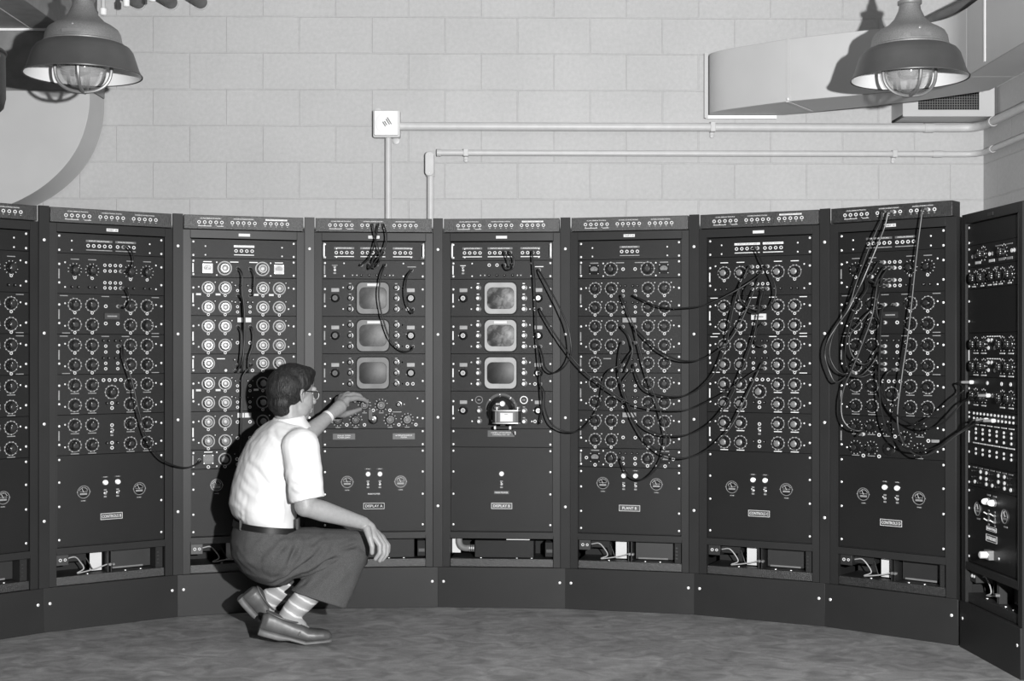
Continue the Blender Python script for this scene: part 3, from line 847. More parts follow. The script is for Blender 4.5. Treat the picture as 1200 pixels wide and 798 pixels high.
RACKS = []
BAYS = [
 ('black rack cut off by the left edge of the picture', 'controls', ''),
 ('black rack of knobs whose name plate reads CONTROLS B', 'controls', 'CONTROLS B'),
 ('rack of pale ringed knobs behind the crouching man, in the shadow he casts', 'plant', 'PLANT A'),
 ('rack with three grey oscilloscope screens and the name plate DISPLAY A', 'display', 'DISPLAY A'),
 ('rack with oscilloscope screens, a camera mounted on it and the plate DISPLAY B', 'display', 'DISPLAY B'),
 ('rack of black knobs with the name plate PLANT B', 'plant', 'PLANT B'),
 ('rack of pale capped knobs with the name plate CONTROLS C', 'controls', 'CONTROLS C'),
 ('rack draped in patch cords with the name plate CONTROLS D', 'controls', 'CONTROLS D'),
 ('dark rack seen almost edge on at the right edge of the picture', 'aux', 'AUXILIARY')]
for i, (lab, kind, nm) in enumerate(BAYS):
    x, y, a = bay_frame(i)
    root = thing('equipment_rack', lab, 'equipment rack', (x, y, 0), -a, 'racks in the curved row')
    RACKS.append(root)
    hw0, hw1 = W / 2 - .0, W / 2 - .0
    if i == 7: hw1 = .290
    if i == 8: hw0 = hw1 = .28
    cabinet(root, hw0 - .001, hw1 - .001, 1.7635)
    kick(root, hw0, hw1 + (.008 if i == 7 else 0))
    if i != 8:
        s = top_strip(root, ('CALIBRATION', 'INTERCONNECTIONS', 'INTERCONNECTIONS'), True, i in (2, 4, 6))
        if i in (2, 4, 6): MB().box(-.026, .026, -.0015, 0, -.0065, .0065, M_paper).obj('name_plate', root, smooth=0).location = (0, -.0005, 1.742)
        else: plate(root, 'DART 10', 0, 1.742, .052, .013, M_white, M_bake, y=-.0005, th=.008)
    if i < 8 and i != 7:      # cover strip over the joint with the next rack
        am = math.radians((ANG[i + 1] - ANG[i]) / 2)
        o = MB().box(-.023, .023, -.010, 0.004, .1905, 1.832, M_frame).obj('cover_strip', root, bevel=.0015)
        o.location = (W / 2, -.002, 0); o.rotation_euler = (0, 0, -am)
        for vv in (1.685, 1.285, .895, .478): put('bolt', o, 0, vv, -.010)
    if kind == 'controls':
        controls_bay(root, i); bottom_panel(root, 22, 9, nm or 'CONTROLS A', M_label, M_white); lower_bay(root, 'std')
    elif kind == 'plant':
        plant_bay(root, i); bottom_panel(root, 24, 7, nm, M_label, M_white); lower_bay(root, 'std')
    elif kind == 'display':
        display_bay(root, i); lower_bay(root, 'display_b' if i == 4 else 'display_a')
    else:
        MB().box(-.026, .026, -.0015, 0, -.0065, .0065, M_dkgrey).obj('name_plate', root, smooth=0).location = (0, -.0005, 1.742)
        aux_bay(root); lower_bay(root, 'std')
# ------------------------------------------------------------------ lamps hanging from the ceiling
def ceiling_lamp(X, Y, zr, label):
    S_ = Y / 4.97
    t = thing('ceiling_lamp', label, 'lamp', (X, Y, 3.72), 0, 'bell shaped ceiling lamps'); t.scale = (S_, S_, S_)
    dz = (zr - 3.72) / S_
    b = MB(); b.lathe([(.013, 0.0), (.013, dz + .28)], M_pipe, seg=14); b.lathe([(.021, dz + .284), (.021, dz + .305), (.014, dz + .32)], M_lhouse, seg=14); b.obj('stem', t)
    b = MB(); b.lathe([(r, dz + z) for r, z in ((.040, .285), (.043, .283), (.043, .272), (.037, .268), (.040, .25), (.055, .218), (.078, .194), (.104, .180), (.124, .166), (.133, .150), (.137, .130), (.1385, .119), (.143, .116), (.143, .109), (.13, .105))], M_lhouse, seg=48)
    b.lathe([(.006, 0), (.0055, .003), (.003, .004)], M_lhouse, c=(0, -.126, dz + .158), axis='-y', seg=10)
    h = b.obj('lamp_housing', t)
    pl = MB()
    n = 8
    for k in range(n):
        a0 = math.radians(-90 - 14 + 28 * k / n); a1 = math.radians(-90 - 14 + 28 * (k + 1) / n); r = .1395
        pl.add([(r * math.cos(a), r * math.sin(a), z) for a in (a0, a1) for z in (dz + .126, dz + .139)], [(0, 1, 3, 2)], M_bezel)
        pl.add([((r + .002) * math.cos(a), (r + .002) * math.sin(a), z) for a in (a0, a1) for z in (dz + .126, dz + .139)], [(0, 1, 3, 2)], M_bezel)
    pl.obj('rating_plate', h)
    SP = ((.139, .113), (.150, .109), (.166, .100), (.178, .084), (.186, .060), (.199, .020), (.2085, .002), (.2115, .001), (.2105, -.003))
    MB().lathe([(r, dz + z) for r, z in SP], M_lshade, seg=64, cap=False).obj('lamp_shade', t)
    MB().lathe([(r - .002, dz + z - .002) for r, z in SP[:7]], M_lwhite, seg=64, cap=False).lathe([(.139, dz + .110), (.08, dz + .110)], M_lwhite, seg=48, cap=False).obj('reflector_lining', t)
    g = MB().lathe([(.080, dz + .06), (.083, dz + .03), (.080, dz + .004), (.066, dz - .022), (.042, dz - .040), (.016, dz - .047), (.002, dz - .048)], M_glass, seg=40, cap=False).lathe([(.077, dz + .06), (.080, dz + .03), (.077, dz + .005), (.063, dz - .019), (.040, dz - .036), (.015, dz - .043), (.002, dz - .044)], M_glass, seg=40, cap=False)
    for r, z in ((.0835, .03), (.0835, .02)): g.lathe([(r, dz + z), (r + .002, dz + z - .003), (r, dz + z - .006)], M_glass, seg=40, cap=False)
    g.obj('glass_globe', t)
    MB().lathe([(.004, dz + .0), (.026, dz + .008), (.034, dz + .025), (.028, dz + .045), (.014, dz + .062)], M_bulb, seg=24).obj('light_bulb', t)
    gd = MB()
    for k in range(4):
        a = math.pi / 2 * k + math.pi / 4 * 0 + .12
        pts = [(.098, .05), (.1, .02), (.094, -.012), (.078, -.036), (.052, -.053), (.024, -.060), (0, -.062)]
        pts = spline([(r * math.cos(a), r * math.sin(a), dz + z) for r, z in pts], 4)
        gd.tube(pts, .0065, M_lhouse, 8)
    gd.lathe([(.094, dz + .052), (.104, dz + .052), (.104, dz + .044), (.094, dz + .044)], M_lhouse, seg=40, cap=False)
    gd.obj('guard_cage', t)
    return t
LY = 6.2
ceiling_lamp(-502.5 * LY / FPX, LY, EYE + 319.6 * LY / FPX, 'bell shaped ceiling lamp with caged glass globe, left of the two')
ceiling_lamp(466 * LY / FPX, LY, EYE + 315.2 * LY / FPX, 'bell shaped ceiling lamp with caged globe, beside the white duct at right')

# black round ended housing at the left edge
t = thing('flood_light', 'black round ended lamp housing cut by the left edge, beside the left ceiling lamp', 'lamp', (-1.93, 4.6, 3.72))
MB().lathe([(.012, 0), (.012, -1.40)], M_lshade, seg=12).obj('stem', t)
z0 = EYE - (143 - HZ) * 4.6 / FPX - 3.72; z1 = EYE - (46 - HZ) * 4.6 / FPX - 3.72
prof = [(.012, z1 + .012), (.05, z1 + .008), (.10, z1 - .008), (.125, z1 - .03), (.128, z1 - .034), (.128, z1 - .04), (.125, z1 - .045), (.126, z0 + .09), (.122, z0 + .06), (.108, z0 + .035), (.08, z0 + .014), (.04, z0 + .003), (.002, z0)]
MB().lathe([(r * 1.65, z) for r, z in prof], mat('black_crinkle', 0.012, 0.5, nscale=200, namt=0.5, bump=0.6, bscale=300), c=(0, 0, 0), seg=40).obj('lamp_housing', t)
b = MB(); b.lathe([(.0, .0), (.014, .004), (.016, .012), (.011, .022), (.001, .026)], M_glass, axis='-y', seg=16).lathe([(.019, -.006), (.019, .002)], M_alu, axis='-y', seg=16)
ln = b.obj('lens', t); ln.location = (.2, -.055, EYE - (70 - HZ) * 4.6 / FPX - 3.72); ln.rotation_euler = (0, 0, .9)

# ------------------------------------------------------------------ ducts
ZB, ZT = 2.526, 2.857
front = spline([(1.10, 7.63, 0), (1.105, 7.57, 0), (1.13, 7.51, 0), (1.18, 7.45, 0), (1.27, 7.37, 0), (1.36, 7.29, 0), (1.463, 7.21, 0), (1.60, 7.125, 0), (1.751, 7.045, 0), (1.93, 6.955, 0), (2.06, 6.88, 0), (2.14, 6.79, 0), (2.178, 6.68, 0), (2.187, 6.55, 0)], 3)
back = [(2.42, 6.55), (2.42, 6.90), (2.144, 7.19), (1.896, 7.38), (1.62, 7.57), (1.52, 7.635)]
poly = [(p.x, p.y) for p in front] + back
d = MB().prism(poly, ZB, ZT, M_duct, plane='xy').obj('curved_duct', smooth=20, bevel=.003)
tag(d, 'cream curved air duct leaving the block wall behind the right ceiling lamp', 'duct')
def seamband(i, w, name='duct_seam'):
    p, q = front[i], front[i + 1]; dd = (q - p).normalized(); n = Vector((dd.y, -dd.x, 0)) * .004
    b = MB(); M = Matrix.Translation((p.x, p.y, 0)) @ Matrix.Rotation(math.atan2(dd.y, dd.x), 4, 'Z')
    b.box(-w / 2, w / 2, -.004, .0, ZB, ZT, M_duct, M); b.box(-w / 2, w / 2, -.014, .34, ZB - .006, ZB - .001, M_pipe, M)
    b.lathe([(.008, .004), (.006, .012), (.003, .014)], M_chrome, c=(0, 0, ZB + .012), axis='-y', seg=10, M=M)
    return b.obj(name, d)
seamband(18, .016)
b = MB().box(1.085, 1.48, 7.615, 7.632, ZB - .022, ZB - .004, M_boxp); b.box(1.075, 1.095, 7.605, 7.632, ZB - .02, ZT + .01, M_duct); b.obj('wall_flange', d)
run = MB().box(2.187, 2.42, 2.6, 6.549, ZB, ZT, M_duct).obj('straight_duct', bevel=.003)
tag(run, 'straight air duct along the right wall, above the grille box', 'duct')
for yy in (6.3, 5.2, 4.0): MB().box(2.183, 2.187, yy - .01, yy + .01, ZB + .02, ZT, M_boxp).obj('duct_seam', run)
for yy in (5.6, 4.2, 3.0): MB().box(2.28, 2.29, yy, yy + .02, ZT, 3.72, M_galv).obj('hanger_strap', run)
MB().box(2.4195, 2.4235, 2.6, 6.8, ZB - .004, ZB + .02, M_pipe).obj('bottom_flange', run)
o = MB().tube([(2.170, 7.28, 2.943), (2.188, 7.2, 2.943), (2.319, 6.609, 2.943), (2.58, 5.43, 2.943), (2.60, 5.3, 2.943), (2.60, 3.0, 2.943)], .022, M_bezel, 14).obj('insulated_pipe'); tag(o, 'grey insulated pipe lying over the duct top by the right ceiling lamp', 'pipe')
MB().tube([(2.17, 7.281, 2.943), (2.17, 7.60, 2.943)], .012, M_boxp, 10).obj('pipe_tail', o)
MB().box(2.31, 2.37, 6.48, 6.52, ZT, 2.916, M_galv).obj('saddle', o)

def W3(X, off, z):    # a point in front of the back wall
    return Vector((X, wy(X) - off, z))
# grille box in the corner
t = thing('grille_box', 'cream air outlet box with dark mesh grille in the wall corner', 'air outlet', (2.385, 7.655, 2.485))
b = MB(); X0, X1 = -.252, .25
b.box(X0, X1, -.215, .0, 0, .012, M_duct); b.box(X0, X0 + .012, -.215, 0, 0, .29, M_duct); b.box(X1 - .012, X1, -.215, 0, 0, .29, M_duct); b.box(X0, X1, -.215, 0, .278, .29, M_duct)
b.ring([(X0, 0), (X1, 0), (X1, .29), (X0, .29)], [(X0 + .085, .036), (X1 - .085, .036), (X1 - .085, .25), (X0 + .085, .25)], -.222, -.2152, M_duct)
b.obj('box_shell', t, bevel=.002)
g = MB().box(X0 + .07, X1 - .07, -.165, -.160, .03, .26, M_black)
k = 0
x = X0 + .085
while x < X1 - .085: g.box(x - .0016, x + .0016, -.209, -.206, .036, .25, M_bezel); x += .0135
z = .040
while z < .25: g.box(X0 + .085, X1 - .085, -.2095, -.2065, z - .0016, z + .0016, M_bezel); z += .0135
g.obj('mesh_grille', t, smooth=0)

# duct elbow and riser at the left
YL = 7.29
def PX(x, y, Y=YL): v = px(x, y, Y); return (v.x, v.z)
cx_, cz_ = PX(-25, 100)
arc = [PX(105, 106), PX(104.5, 125), PX(101, 145), PX(93, 168), PX(81, 188), PX(66, 205), PX(48, 220), PX(28, 232), PX(8, 241), PX(-15, 249)]
arc = [(p.x, p.z) for p in spline([(a, 0, c) for a, c in arc], 4)]
poly = arc + [PX(-60, 249), PX(-60, 106)]
e = MB().prism(poly, YL, 7.555, M_duct).obj('duct_elbow', smooth=20, bevel=.002); tag(e, 'pale round cornered duct elbow on the wall under the left lamp', 'duct')
b = MB().box(PX(-60, 0)[0], PX(105.5, 0)[0], YL - .002, 7.555, PX(0, 105.3)[1], PX(0, 35)[1], M_galv)
rz = b.obj('duct_riser', bevel=.003); tag(rz, 'dark galvanised duct riser between the elbow and the overhead duct at left', 'duct')
MB().box(PX(-60, 0)[0], PX(106.5, 0)[0], YL - .006, YL, PX(0, 106)[1] , PX(0, 102)[1], M_galv).obj('joint_flange', rz)
zt = PX(0, 34)[1]
b = MB().box(-3.6, PX(76, 0)[0], 3.4, 7.50, zt + .001, zt + .5, M_galv).obj('overhead_duct', bevel=.003); tag(b, 'overhead galvanised duct running towards the viewer at top left', 'duct')
MB().box(-3.6, PX(74, 0)[0], YL - .02, YL - .008, zt - .012, zt, M_boxp).obj('bright_edge', b)
MB().box(PX(37, 0)[0] - .003, PX(37, 0)[0] + .003, 3.5, YL - .02, zt - .003, zt, M_pipe).obj('duct_seam', b)

# grey pipes entering the wall top left, and pale conduit ends
for k, (xx, yy) in enumerate(((161, 1.5), (199, 1.5), (234, 1))):
    X = (xx - 600) * 7.55 / FPX; z = EYE - (yy - HZ) * 7.55 / FPX
    o = MB().tube([(X, 4.0, z), (X, 7.5, z), (X, wy(X), z)], .037, M_bezel, 24).lathe([(.041, 0), (.041, .012)], M_pipe, c=(X, wy(X) - .001, z), axis='-y', seg=24).obj('wall_pipe')
    tag(o, ['grey pipe entering the wall top left, nearest the left ceiling lamp', 'grey pipe entering the wall at top left, middle of three', 'grey pipe entering the wall top left, farthest from the lamp'][k], 'pipe', 'grey pipes through the wall')
for k, (xx, yy) in enumerate(((121, 17), (148, 7), (178.5, 1))):
    Yq = 7.2; v = px(xx, yy, Yq)
    o = MB().lathe([(.012, 0), (.012, .05), (.012, 3.72 - v.z)], M_pipe, c=tuple(v), seg=14).lathe([(.008, -.006), (.017, -.002), (.018, .03), (.0135, .034)], M_boxp, c=tuple(v), seg=16).obj('hanging_conduit')
    tag(o, ['white conduit end hanging closest to the left ceiling lamp', 'white conduit end hanging between the first and second grey pipes', 'white conduit end barely showing at the top edge by the grey pipes'][k], 'conduit', 'conduit ends at the top left')

# ------------------------------------------------------------------ wall conduits and junction box
OFF = .032
def conduit(name, label, pts, r, couplings, straps):
    o = MB().tube(pts, r, M_pipe, 16).obj(name); tag(o, label, 'conduit')
    for a, b_, rr in couplings: MB().tube([a, b_], rr, M_pipe, 16).obj('coupling', o)
    for p in straps:
        s = MB(); M = Matrix.Translation(p)
        s.box(-.014, .014, -r - .004, .03, -r - .004, r + .004, M_pipe, M)
        s.lathe([(.013, -.03), (.013, -.022), (.006, -.018)], M_pipe, c=(0, 0, -r - .022), axis='-y', seg=16, M=M); s.box(-.011, .011, .02, .03, -r - .03, 0, M_pipe, M)
        s.obj('strap', o, bevel=.003)
    return o
def wx(xp, yp, off=OFF):   # point just off the wall seen at a pixel
    k = (xp - 600) / FPX; Y = (wy(0) - off) / (1 - WYAW * k) ; return px(xp, yp, Y)
zu = wx(470, 148).z; zl = wx(520, 179).z
def zc(p, z): return Vector((p.x, p.y, z))
CY = wy(CORX)
xr = CORX - .036
p0 = zc(wx(468, 0), zu); p1 = zc(wx(1085, 0), zu)
bend = [p1, Vector((2.50, CY - .036, zu)), Vector((2.575, CY - .055, zu)), Vector((xr - .008, CY - .12, zu)), Vector((xr, CY - .20, zu))]
pts = [p0, zc(wx(760, 0), zu)] + spline(bend, 6) + [Vector((xr, 2.5, zu))]
c = wx(1089, 0)
conduit('conduit', 'thick cream conduit running right from the junction box, upper of two', pts, .0235, [(zc(wx(1083, 0), zu), zc(wx(1094, 0), zu), .027), (Vector((xr, CY - .22, zu)), Vector((xr, CY - .26, zu)), .027)], [zc(wx(835, 0), zu)])
xr2 = CORX - .030
p1 = zc(wx(1095, 0), zl)
bend = [p1, Vector((2.52, CY - .032, zl)), Vector((2.585, CY - .050, zl)), Vector((xr2 - .006, CY - .10, zl)), Vector((xr2, CY - .17, zl))]
pts = [zc(wx(514, 0), zl)] + spline(bend, 6) + [Vector((xr2, 2.5, zl))]
lo = conduit('conduit', 'thin cream conduit under the thick one, turning down at its left end', pts, .0165, [(zc(wx(1093, 0), zl), zc(wx(1104, 0), zl), .0195), (Vector((xr2, CY - .2, zl)), Vector((xr2, CY - .235, zl)), .0195), (zc(wx(512, 0), zl), zc(wx(517, 0), zl), .021)], [zc(wx(546, 0), zl), zc(wx(1048, 0), zl)])
a = wx(504.5, 190)
b = MB().tube([a + Vector((0, 0, .0)), Vector((a.x, a.y, 0.9))], .019, M_pipe, 16).tube([Vector((a.x, a.y, a.z - .08)), Vector((a.x, a.y, a.z - .045))], .024, M_pipe, 16)
b.obj('vertical_run', lo)
b = MB().prism(rrect(.050, .135, .022, 6), -.03, .012, M_pipe); cf = b.obj('pull_elbow', lo, bevel=.004); cf.location = (a.x - .004, a.y, a.z - .012)
for s in (-1, 1): put('screw', cf, 0, s * .050, -.03).scale = (.6, .6, .6)
j = wx(454, 147, .06)
t = thing('junction_box', 'square cream junction box with a round cover at the conduit ends', 'junction box', tuple(wx(454, 147, .0)))
b = MB().prism(rrect(.132, .134, .006, 3), -.085, -.004, M_boxp).prism(rrect(.150, .150, .008, 3), -.06, -.0, M_pipe)
b.obj('box_body', t, bevel=.003)
cv = MB(); cv.lathe([(.062, .0), (.062, .005), (.058, .007)], M_boxp, axis='-y', seg=40)
for k, (w_, z_) in enumerate(((.044, .020), (.036, .010), (.026, -.004), (.030, -.014))):
    cv.box(-w_ / 2, w_ / 2, -.0078, -.0070, z_ - .003, z_ + .003, M_bezel, Matrix.Rotation(math.radians(58), 4, 'Y'))
cvo = cv.obj('round_cover', t); cvo.location = (.002, -.085, 0)
for s in (-1, 1):
    for q in (-1, 1): put('screw', cvo, s * .056, q * .056, 0).scale = (.5, .5, .5)
for sx, sz in ((-.052, .076), (.050, -.088)):
    MB().lathe([(.019, .0), (.019, .012), (.010, .014)], M_pipe, c=(sx, 0, sz), axis='-y', seg=18).box(sx - .016, sx + .016, -.012, 0, min(sz, 0), max(sz, 0), M_pipe).obj('mounting_ear', t)
vx = wx(455, 170)
o = MB().tube([Vector((vx.x, vx.y, t.location.z - .068)), Vector((vx.x, vx.y, 0.9))], .0175, M_pipe, 16).obj('conduit'); tag(o, 'vertical cream conduit dropping from the junction box behind the racks', 'conduit')

# ------------------------------------------------------------------ camera on the DISPLAY B rack
cx, cy, ca = bay_frame(4)
zc_ = TOP - 16 * U - .085
rot = Matrix.Rotation(-ca, 4, 'Z')
loc = Vector((cx, cy, zc_)) + rot @ Vector((-.001, PY, 0))
t = thing('film_camera', 'small film camera on a black hood mounted to the DISPLAY B rack', 'camera', tuple(loc), -ca)
MB().lathe([(.066, .004), (.067, .012), (.065, .03), (.063, .06), (.058, .085), (.040, .10)], M_bake, c=(.003, 0, -.002), axis='-y', seg=36).obj('hood', t)
b = MB().prism([(.062 * (1 if a < 0 else -1) + .014 * math.sin(math.radians(-abs(a) if 0 else 0)), 0) for a in ()] or rrect(.130, .040, .018, 6, 0.004, -.125), -.058, .0, M_dkgrey, plane='xy')
b.obj('camera_body', t, bevel=.002)
b = MB().box(-.048, .056, -.149, -.145, -.054, -.004, M_bezel); 
for x_ in (-.040, -.034, .046, .052): b.box(x_ - .001, x_ + .001, -.1505, -.149, -.054, -.004, M_dkgrey)
bo = b.obj('camera_back', t, bevel=.001)
MB().box(-.024, .034, -.1515, -.149, -.050, -.010, M_paper).box(-.004, .010, -.1522, -.1515, -.017, -.015, M_bezel).obj('paper_label', bo)
for zz in (.0, -.058):
    MB().prism(rrect(.134, .046, .020, 6, .004, -.126), zz - .003, zz + .003, M_alu, plane='xy').obj('metal_rim', t, bevel=.001)
for x_ in (-.042, .054):
    MB().lathe([(.006, .002), (.006, .008), (.013, .009), (.0135, .016), (.011, .018)], M_alu, c=(x_, -.125, 0), seg=18).obj('winding_knob', t)
MB().lathe([(.011, 0), (.0135, .006), (.0135, .016), (.010, .022)], M_chrome, c=(.012, -.09, .030), axis='-y', seg=18).lathe([(.007, -.03), (.007, -.006)], M_alu, c=(.012, -.10, .028), axis='x', seg=14).box(.006, .018, -.10, -.088, .0, .025, M_bake).obj('release_fitting', t)
for s in (-1, 1):
    MB().lathe([(.0035, .012), (.0035, .030), (.009, .031), (.009, .039), (.006, .041)], M_chrome, c=(0, 0, 0), axis='x', seg=14, M=Matrix.Translation((.000, -.085, -.082)) @ Matrix.Scale(s, 4, (1, 0, 0))).obj('clamp_screw', t)
MB().box(-.030, .030, -.095, -.004, -.090, -.074, M_bake).box(-.012, .014, -.09, -.02, -.076, -.05, M_bake).obj('clamp_bracket', t, bevel=.002)
MB().tube(spline([(.034, -.08, -.045), (.050, -.085, -.062), (.052, -.07, -.085), (.060, -.04, -.105), (.066, -.03, -.118)], 6), .0018, M_rubber, 8).lathe([(.003, 0), (.003, .016)], M_chrome, c=(.066, -.03, -.118), seg=8).obj('cable_release', t)

for ch in t.children:
    if ch.name.split('.')[0] in ('camera_body', 'camera_back', 'metal_rim', 'winding_knob'): ch.location.x += .030
    if ch.name.split('.')[0] in ('clamp_screw', 'clamp_bracket'): ch.location.x += .012

# ------------------------------------------------------------------ patch cords
SEAMPX = [600 + FPX * SX[k] / SY[k] for k in range(8)]
def bay_at(x):
    for k in range(8):
        if x < SEAMPX[k]: return k
    return 7
def on_bay(b, x, y, d, pl=True):
    """point d metres in front of the front plane of rack b, seen at (x, y)"""
    cx, cy, a = bay_frame(b); n = Vector((-math.sin(a), -math.cos(a)))
    k = (x - 600) / FPX; P = Vector((cx, cy)) + n * d
    Y = (P.x * n.x + P.y * n.y) / (k * n.x + n.y)
    return px(x, y, Y)
def norm(b):
    a = bay_frame(b)[2]; return Vector((-math.sin(a), -math.cos(a), 0))
JW = []
for J in JACKS:
    p = J[0]; r = p
    while r.parent: r = r.parent
    b = RACKS.index(r); loc = Vector((0, 0, 0)); q = p
    while q is not r: loc += q.location; q = q.parent
    cxx, cyy, a = bay_frame(b)
    w_ = Vector((cxx, cyy, 0)) + Matrix.Rotation(-a, 4, 'Z') @ (Vector((J[1], J[3], J[2])) + loc)
    JW.append([b, w_, False, 600 + FPX * w_.x / w_.y, HZ - FPX * (w_.z - EYE) / w_.y])
def snap(b, x, y):
    best = min((j for j in JW if j[0] == b and not j[2]), key=lambda j: (j[3] - x) ** 2 + (j[4] - y) ** 2)
    best[2] = True; return best[1]
def plug(o, p, n, m1=None):
    b = MB(); q = n.to_track_quat('Z', 'Y').to_matrix().to_4x4(); M = Matrix.Translation(p) @ q
    b.lathe([(.0075, .0), (.0082, .003), (.0082, .012), (.0062, .016)], M_chrome, seg=14, M=M)
    b.lathe([(.0062, .016), (.0062, .040), (.0048, .050)], m1 or M_bezel, seg=14, M=M)
    return b.obj('plug', o)
def cord(label, b0, a, mids, b1, z, d=.09, m=None, dm=None, r=.0036, group='patch cords plugged into the racks'):
    A = snap(b0, *a) if b0 is not None else on_bay(bay_at(a[0]), a[0], a[1], d)
    pts = []; n0 = norm(b0) if b0 is not None else None
    if n0 is not None: pts += [A + n0 * .046, A + n0 * .062 + Vector((0, 0, -.003))]
    Mn = len(mids)
    for i, q in enumerate(mids):
        dd = q[2] if len(q) > 2 else d
        bb = q[3] if len(q) > 3 else min(bay_at(q[0]), 7)
        pts.append(on_bay(bb, q[0], q[1], dd))
    Z = None
    if b1 is not None:
        Z = snap(b1, *z); n1 = norm(b1); pts += [Z + n1 * .062 + Vector((0, 0, -.003)), Z + n1 * .046]
    o = MB().tube(spline(pts, 6), r, m or M_rubber, 8).obj('patch_cord')
    tag(o, label, 'cable', group)
    if n0 is not None: plug(o, A, n0)
    if b1 is not None: plug(o, Z, norm(b1))
    return o
# CONTROLS B
cord('short black loop cord in the top two jack rows of the CONTROLS B rack', 1, (146, 290), [(156, 298), (157, 309), (152, 317)], 1, (144, 319), .08)
cord('short black loop cord below the jack field of the CONTROLS B rack', 1, (145, 338), [(151, 345), (152, 353), (148, 360)], 1, (141, 361), .07)
cord('long black cord sagging from the CONTROLS B rack to the rack behind the man', 1, (139, 407), [(145, 418), (155, 447, .11), (160, 470, .12), (165, 490, .12), (173, 515, .11), (186, 535, .10), (200, 544, .09), (215, 548, .08), (227, 546, .07)], 2, (233, 541), .09)
# PLANT A
cord('black loop cord at the left column of jacks behind the man, highest', 2, (279, 316), [(284, 322, .07), (284, 340, .07), (286, 360, .07), (287, 380, .07), (286, 405, .07), (284, 422, .07)], 2, (278, 434))
cord('short black loop hanging from the right top jack of the rack behind the man', 2, (293.5, 316), [(298, 322, .06), (298, 334, .06), (297, 344, .06)], 2, (294, 346))
cord('thin black cord from the second jack down, left of the DISPLAY A rack', 2, (279, 346), [(284, 352, .06), (286, 375, .07), (286, 400, .07), (285, 420, .06)], 2, (284, 434))
cord('short black cord below the white counter, left one', 2, (279, 385), [(283, 390, .06), (283, 405, .06), (282, 418, .06)], 2, (279, 427))
cord('short black cord below the white counter, right one', 2, (293.5, 385), [(297, 392, .06), (296, 405, .06), (292, 418, .06)], 2, (289, 434))
cord("long black cord dropping into the crouching man's shadow", 2, (281, 433), [(285, 440, .06), (284, 458, .06), (283, 490, .06), (282, 515, .05), (281, 532, .04)], 2, (280, 541))
# DISPLAY A
g_ = 'patch cords plugged into the racks'
cord('cord from the fourth top jack of DISPLAY A, slanting down left', 3, (442, 264), [(440, 280, .07), (437, 292, .07), (431, 304, .06)], 3, (422, 311), .06)
cord('cord from the last centre top jack of DISPLAY A, curving right', 3, (449, 264), [(453, 275, .08), (452, 286, .08), (446, 298, .08), (438, 309, .07), (433, 315, .06)], 3, (432, 311), .06)
cord('short slanting cord between the two upper panels of DISPLAY A', 3, (442, 295), [(438, 302, .06), (436, 311, .06), (440, 314, .06), (446, 303, .06)], 3, (449, 295), .06)
cord('short cord left of the slanting ones at the top of the DISPLAY A rack', 3, (436, 264), [(439, 276, .06), (443, 290, .07), (445, 303, .07)], 3, (441, 311), .06)
cord('long black cord crossing the upper two screens of DISPLAY A', 3, (451, 310.5), [(447, 321, .08), (444, 340, .09), (445, 357, .09), (450, 378, .09), (458, 399, .08), (471, 411, .07), (481, 411, .05)], 3, (484.5, 406.5), .07)
cord('black loop cord at the right of the top screen of DISPLAY A', 3, (480.5, 317), [(477, 324, .06), (475, 340, .08), (477, 356, .07), (483, 367, .06)], 3, (484, 362), .06)
# DISPLAY B
cord('short black cord hanging in the top jack panel of DISPLAY B, left end', 4, (595, 294), [(594.5, 303, .06), (597, 312, .06)], 4, (600, 311), .06)
cord('short dark cord beside the top screen label of DISPLAY B', 4, (599, 294), [(602, 303, .06), (601, 314, .06), (594, 316, .05)], 4, (591, 311), .06)
cord('black cord hanging straight down past the knobs of DISPLAY B', 4, (624, 294.6), [(625, 312, .06), (626.5, 330, .07), (628, 365, .07), (629, 395, .07), (632, 430, .07), (634, 460, .06), (635, 480, .06)], 4, (635, 493), .07)
cord('black cord bulging over the cover strip right of DISPLAY B and back', 4, (631, 317), [(634, 321, .09), (645, 340, .12), (656, 361, .14), (665, 382, .15), (669, 403, .15), (668, 418, .14), (660, 431, .13), (648, 437, .11), (639, 431, .09), (636, 418, .07)], 4, (635, 406), .1)
cord('long grey black cord from the upper right of DISPLAY B to CONTROLS C', 4, (635, 362), [(638, 372, .08), (652, 394, .10), (668, 416, .12), (680, 430, .12), (694, 443, .12), (712, 456, .12), (738, 472, .12), (770, 480, .12), (797, 481, .12), (812, 478, .12), (830, 470, .12), (846, 462, .12), (864, 449.7, .11), (885, 435, .08)], 6, (895.5, 431.5), .1)
cord('black cord looping low from DISPLAY B to the left of PLANT B', 4, (636, 450), [(638, 460, .07), (638.5, 478, .09), (646, 496, .12), (660, 505, .13), (674, 506, .13), (686, 500, .13), (696, 489, .12), (704, 474, .11), (707, 458, .10), (709, 443, .09), (715, 433, .07)], 5, (722, 427), .1)
